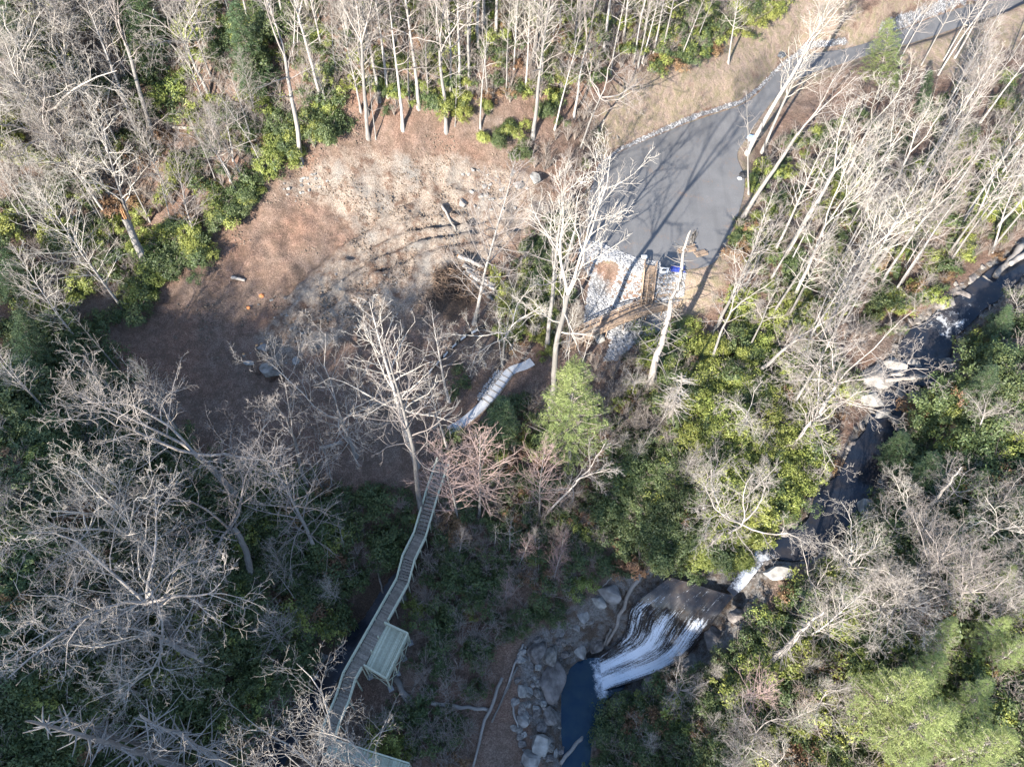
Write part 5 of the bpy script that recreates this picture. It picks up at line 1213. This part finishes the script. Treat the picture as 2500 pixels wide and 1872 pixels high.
# ------------------------------------------------------------------ evergreen shrubs, brush and undergrowth
SH = {}
def shrub_proto(leaf, v):
    if (leaf, v) not in SH:
        V, Q = shrub_arrays(v * 17 + 5); SH[leaf, v] = (mesh_np('foliage', V, Q, [M[leaf]]), shrub_stems(v))
    return SH[leaf, v]
SHRUBS = [  # zone, count, leaf kinds, size, label, group
 ([(700,230),(760,200),(800,260),(740,310),(690,300)], 9, ('bright_leaf','dark_leaf'), (.9,1.5), 'rounded sunlit evergreen shrub at the clearing edge by the feathery grey sapling'),
 ([(900,140),(960,130),(990,230),(960,260),(900,200)], 9, ('dark_leaf','bright_leaf'), (.8,1.4), 'glossy green shrub left of the stout tree with the level limb'),
 ([(985,220),(1060,230),(1050,330),(1000,320)], 8, ('dark_leaf','bright_leaf'), (.6,1.1), 'small green shrub on red leaves right of the stout tree with the level limb'),
 ([(1075,270),(1160,280),(1165,340),(1090,350)], 9, ('bright_leaf','dark_leaf'), (.7,1.2), 'yellow green shrub at the foot of the stout leaning white tree'),
 ([(1160,180),(1215,190),(1210,270),(1165,260)], 6, ('dark_leaf',), (.7,1.1), 'dark shrub right of the stout leaning white tree'),
 ([(800,190),(890,200),(880,270),(810,290)], 10, ('dark_leaf','bright_leaf'), (.7,1.2), 'olive shrub at the feet of the slim pale trunks above the bare slope'),
 ([(500,170),(640,150),(700,60),(560,0),(480,60)], 16, ('dark_leaf',), (1,1.8), 'dark evergreen shrub in the woods behind the lone forked trunk'),
 ([(540,300),(650,280),(640,360),(570,390)], 12, ('dark_leaf','bright_leaf'), (.8,1.5), 'evergreen shrub along the clearing edge left of the lone forked trunk'),
 ([(440,440),(560,390),(560,470),(460,540)], 14, ('dark_leaf','dark_leaf','bright_leaf'), (.9,1.6), 'dark glossy shrub at the upper left end of the brown slope'),
 ([(330,500),(450,500),(420,600),(300,690),(280,650)], 18, ('dark_leaf','dark_leaf','bright_leaf'), (1,1.8), 'dark shrub lining the left edge of the brown slope'),
 ([(1110,490),(1210,480),(1215,560),(1150,580)], 14, ('dark_leaf',), (.8,1.4), 'dark green shrub in the strip between clearing and turnaround'),
 ([(1110,580),(1190,570),(1190,690),(1110,760),(1080,690)], 18, ('bright_leaf','dark_leaf','bright_leaf'), (.8,1.4), 'yellow green shrub in the strip above the gravel path'),
 ([(1400,720),(1560,720),(1620,830),(1600,930),(1480,960),(1410,860)], 50, ('bright_leaf','bright_leaf','dark_leaf'), (1,1.7), 'bright yellow green laurel in the sunny thicket below the dead conifer'),
 ([(1480,940),(1640,850),(1740,900),(1760,1080),(1700,1160),(1560,1080)], 60, ('bright_leaf','bright_leaf','dark_leaf'), (1,1.8), 'bright laurel in the sunny thicket along the near bank of the stream'),
 ([(1520,1120),(1620,1110),(1640,1200),(1560,1250),(1500,1220)], 20, ('bright_leaf','bright_leaf','dark_leaf'), (.9,1.6), 'bright laurel crowning the top of the waterfall'),
 ([(1330,980),(1480,970),(1510,1150),(1450,1230),(1350,1190)], 34, ('dark_leaf',), (1,1.8), 'dark blue green rhododendron in the shade above the waterfall'),
 ([(1010,820),(1120,820),(1130,900),(1060,960),(1000,960)], 22, ('dark_leaf',), (.9,1.5), 'dark rhododendron downhill of the gravel path'),
]
OCC = []
def shrub(px, py, s, leaf, label, group, name='evergreen_shrub', cat='shrub'):
    p = hit(px, py); root = thing(name, label, cat, p, group); root.rotation_euler = (0, 0, rt.uniform(0, 6.28)); root.scale = (s * rt.uniform(.85, 1.15), s * rt.uniform(.85, 1.15), s * rt.uniform(.85, 1.25))
    for nm, me in zip(('foliage', 'stems'), shrub_proto(leaf, rt.randrange(6))): link(nm, me, root)
def pick(zone, n, R):
    xs = [p[0] for p in zone]; ys = [p[1] for p in zone]; out = []
    while len(out) < n:
        a, b = R.uniform(min(xs), max(xs)), R.uniform(min(ys), max(ys))
        if in_poly(np.array([a]), np.array([b]), zone)[0]: out.append((a, b))
    return out
rs = random.Random(77)
# no plant stands on these
lots_ = [lw, RIPW, POOLW]; fal = [tuple(p[:2]) for p in FALL[:, 0]] + [tuple(p[:2]) for p in FALL[::-1, -1]]
def free(x, y, r):
    xa, ya = np.array([x]), np.array([y])
    if any(in_poly(xa, ya, q)[0] or poly_dist(xa, ya, q)[0] < r * .6 for q in lots_ + [fal]): return False
    if in_poly(xa, ya, CLEARW)[0]: return False
    if np.min(np.hypot(stream_w[:, 0] - x, stream_w[:, 1] - y) - stream_w[:, 3]) < r * .75: return False
    if np.min(np.hypot(creek_w[:, 0] - x, creek_w[:, 1] - y)) < 1.6 + r * .4: return False
    if np.min(np.hypot(path_w[:, 0] - x, path_w[:, 1] - y)) < 1.0 + r: return False
    for ln_, w_ in ((bwp, .9), (tl, .9), (rw, 1.0), (stw, .9), (pl, 1.2)):
        if poly_dist(xa, ya, [(q.x, q.y) for q in ln_], False)[0] < w_ + r * .6: return False
    return True
for zone, n, leaf, (s0, s1), lb in SHRUBS:
    for a, b in pick(zone, n, rs):
        p = hit(a, b); s = rs.uniform(s0, s1)
        if free(p.x, p.y, s * 1.5): shrub(a, b, s * .9, rs.choice(leaf), lb, 'evergreen shrubs' + lb.split('shrub' if 'shrub' in lb else ('laurel' if 'laurel' in lb else 'rhododendron'), 1)[1])
# ground evergreens and bare brush beyond counting
CARPET = [  # zone, evergreen count, brush count, evergreen size
 ([(0,0),(600,0),(650,340),(560,400),(420,560),(300,680),(150,700),(0,650)], 260, 420, (.8,1.6)),
 ([(600,0),(1500,0),(1420,120),(1220,220),(900,230),(680,330)], 210, 420, (.6,1.3)),
 ([(1400,0),(1720,0),(1620,90),(1480,140),(1380,170)], 120, 110, (.7,1.3)),
 ([(1600,420),(1700,280),(1950,250),(2212,150),(2212,560),(2060,620),(1900,740),(1800,800),(1640,760),(1560,680)], 300, 300, (.6,1.3)),
 ([(1400,720),(1640,760),(1850,800),(1790,980),(1770,1100),(1640,1180),(1500,1240),(1440,1000)], 210, 90, (.8,1.5)),
 ([(1240,780),(1420,760),(1450,960),(1340,1000),(1240,960)], 30, 150, (.6,1.1)),
 ([(1320,960),(1480,960),(1520,1180),(1440,1250),(1330,1230)], 70, 50, (.8,1.5)),
 ([(1850,960),(1960,880),(2060,800),(2090,700),(2212,600),(2212,1300),(1900,1400),(1700,1330),(1790,1180)], 330, 190, (.9,1.8)),
 ([(1590,1360),(1750,1250),(2000,1350),(2212,1350),(2212,1700),(1560,1700)], 240, 230, (.7,1.5)),
 ([(1300,1600),(1340,1520),(1500,1450),(1620,1390),(1600,1700),(1300,1700)], 130, 90, (.7,1.5)),
 ([(0,650),(150,700),(230,760),(300,900),(520,1030),(860,1080),(850,1200),(740,1380),(640,1500),(540,1660),(0,1700)], 640, 260, (.9,1.8)),
 ([(860,1100),(1330,1000),(1330,1230),(1180,1340),(1080,1400),(1000,1656),(760,1656),(800,1560),(900,1400),(880,1300)], 170, 300, (.6,1.4)),
 ([(1000,800),(1140,810),(1180,900),(1240,1000),(1000,1050),(940,980)], 45, 30, (.6,1.2)),
 ([(1060,480),(1240,470),(1280,620),(1230,780),(1110,780),(1060,680)], 40, 70, (.6,1.1)),
 ([(1240,430),(1300,300),(1260,240),(1130,330),(1080,360)], 4, 40, (.4,.7)),
 ([(-140,-120),(2300,-200),(2300,-20),(1500,-20),(0,0)], 120, 80, (.8,1.5)),
]
EV, EQ, EM, ne = [], [], [], 0; BR = Tubes(); lo = [shrub_arrays(200 + k, 50, 26, 1.6, 1.6, .22, .092) for k in range(6)]
rn = np.random.RandomState(9)
for zi, (zone, n, nbr, (s0, s1)) in enumerate(CARPET):
    shade = zi in (6, 7, 10, 11, 12, 9)  # zones in shadow get mostly the darker leaf: shade put into the leaf colour
    for a, b in pick(zone, n, rs):
        p = hit(a, b); s = rs.uniform(s0, s1)
        if not free(p.x, p.y, s * 1.3): continue
        V, Q = lo[rs.randrange(6)]; an = rs.uniform(0, 6.28); c, sn = math.cos(an) * s, math.sin(an) * s
        EV.append(np.stack([V[:, 0] * c - V[:, 1] * sn + p.x, V[:, 0] * sn + V[:, 1] * c + p.y, V[:, 2] * s * rs.uniform(.8, 1.3) + p.z - .2], 1)); EQ.append(Q + ne); ne += len(V)
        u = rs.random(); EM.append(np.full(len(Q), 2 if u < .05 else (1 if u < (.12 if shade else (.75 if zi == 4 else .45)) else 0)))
    for a, b in pick(zone, nbr, rs):
        p = hit(a, b)
        if not free(p.x, p.y, .8): continue
        hh = rs.uniform(1.3, 3.6)
        for k in range(15):
            an = rs.uniform(0, 6.28); sp = rs.uniform(.1, .55) * hh; d = Vector((math.cos(an) * sp, math.sin(an) * sp, 0)); m = p + d * .35 + Vector((0, 0, hh * .45)); e = p + d + Vector((0, 0, hh * rs.uniform(.6, 1)))
            BR.add([p, m, e], [.028, .02, .01], 3)
            for j in range(3):
                q = m.lerp(e, rs.random()); v = Vector((rs.gauss(0, .4), rs.gauss(0, .4), rs.uniform(.1, .5))) * hh * .28; BR.add([q, q + v * .55 + Vector((rs.gauss(0, .04), rs.gauss(0, .04), 0)), q + v], [.014, .012, .008], 3)
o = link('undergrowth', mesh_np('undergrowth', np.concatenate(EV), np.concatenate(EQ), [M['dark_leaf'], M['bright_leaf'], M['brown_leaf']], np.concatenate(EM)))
tag(o, 'evergreen undergrowth covering the forest floor between the trees', 'undergrowth', None, 'stuff')
o = link('brush', BR.mesh('brush', M['brush'])); tag(o, 'bare twiggy brush filling the forest floor between the trees', 'brush', None, 'stuff')

# the leafless wood along the crest of the ridge behind the camera, whose crowns fray the edge of the shade
W = Tubes(); R = random.Random(31)
for k in range(230):
    b_ = R.uniform(-95, 17); a_ = -92 + R.uniform(-9, 7); x, y = a_ * .46 + b_ * .89, a_ * .89 - b_ * .46; z = height(x, y); hh = R.uniform(6, 14)
    tp = Vector((x + R.gauss(0, .5), y + R.gauss(0, .5), z + hh)); p = Vector((x, y, z - .5)); W.add([p, p.lerp(tp, .5), tp], [.22, .14, .03], 5)
    for j in range(16):
        q = p.lerp(tp, R.uniform(.35, 1)); v = Vector((R.gauss(0, 1), R.gauss(0, 1), R.uniform(.3, 1.2))).normalized() * hh * R.uniform(.12, .28); e = q + v; W.add([q, q + v * .5, e], [.07, .05, .02], 3)
        for i in range(5):
            c = q.lerp(e, R.uniform(.3, 1)); v2 = Vector((R.gauss(0, 1), R.gauss(0, 1), R.uniform(0, 1))).normalized() * hh * R.uniform(.05, .12); W.add([c, c + v2 * .5, c + v2], [.04, .03, .012], 3)
o = link('woodland', W.mesh('woodland', M['bark'])); tag(o, 'leafless wood along the crest of the shading ridge beyond the lower left', 'woodland', None, 'stuff')
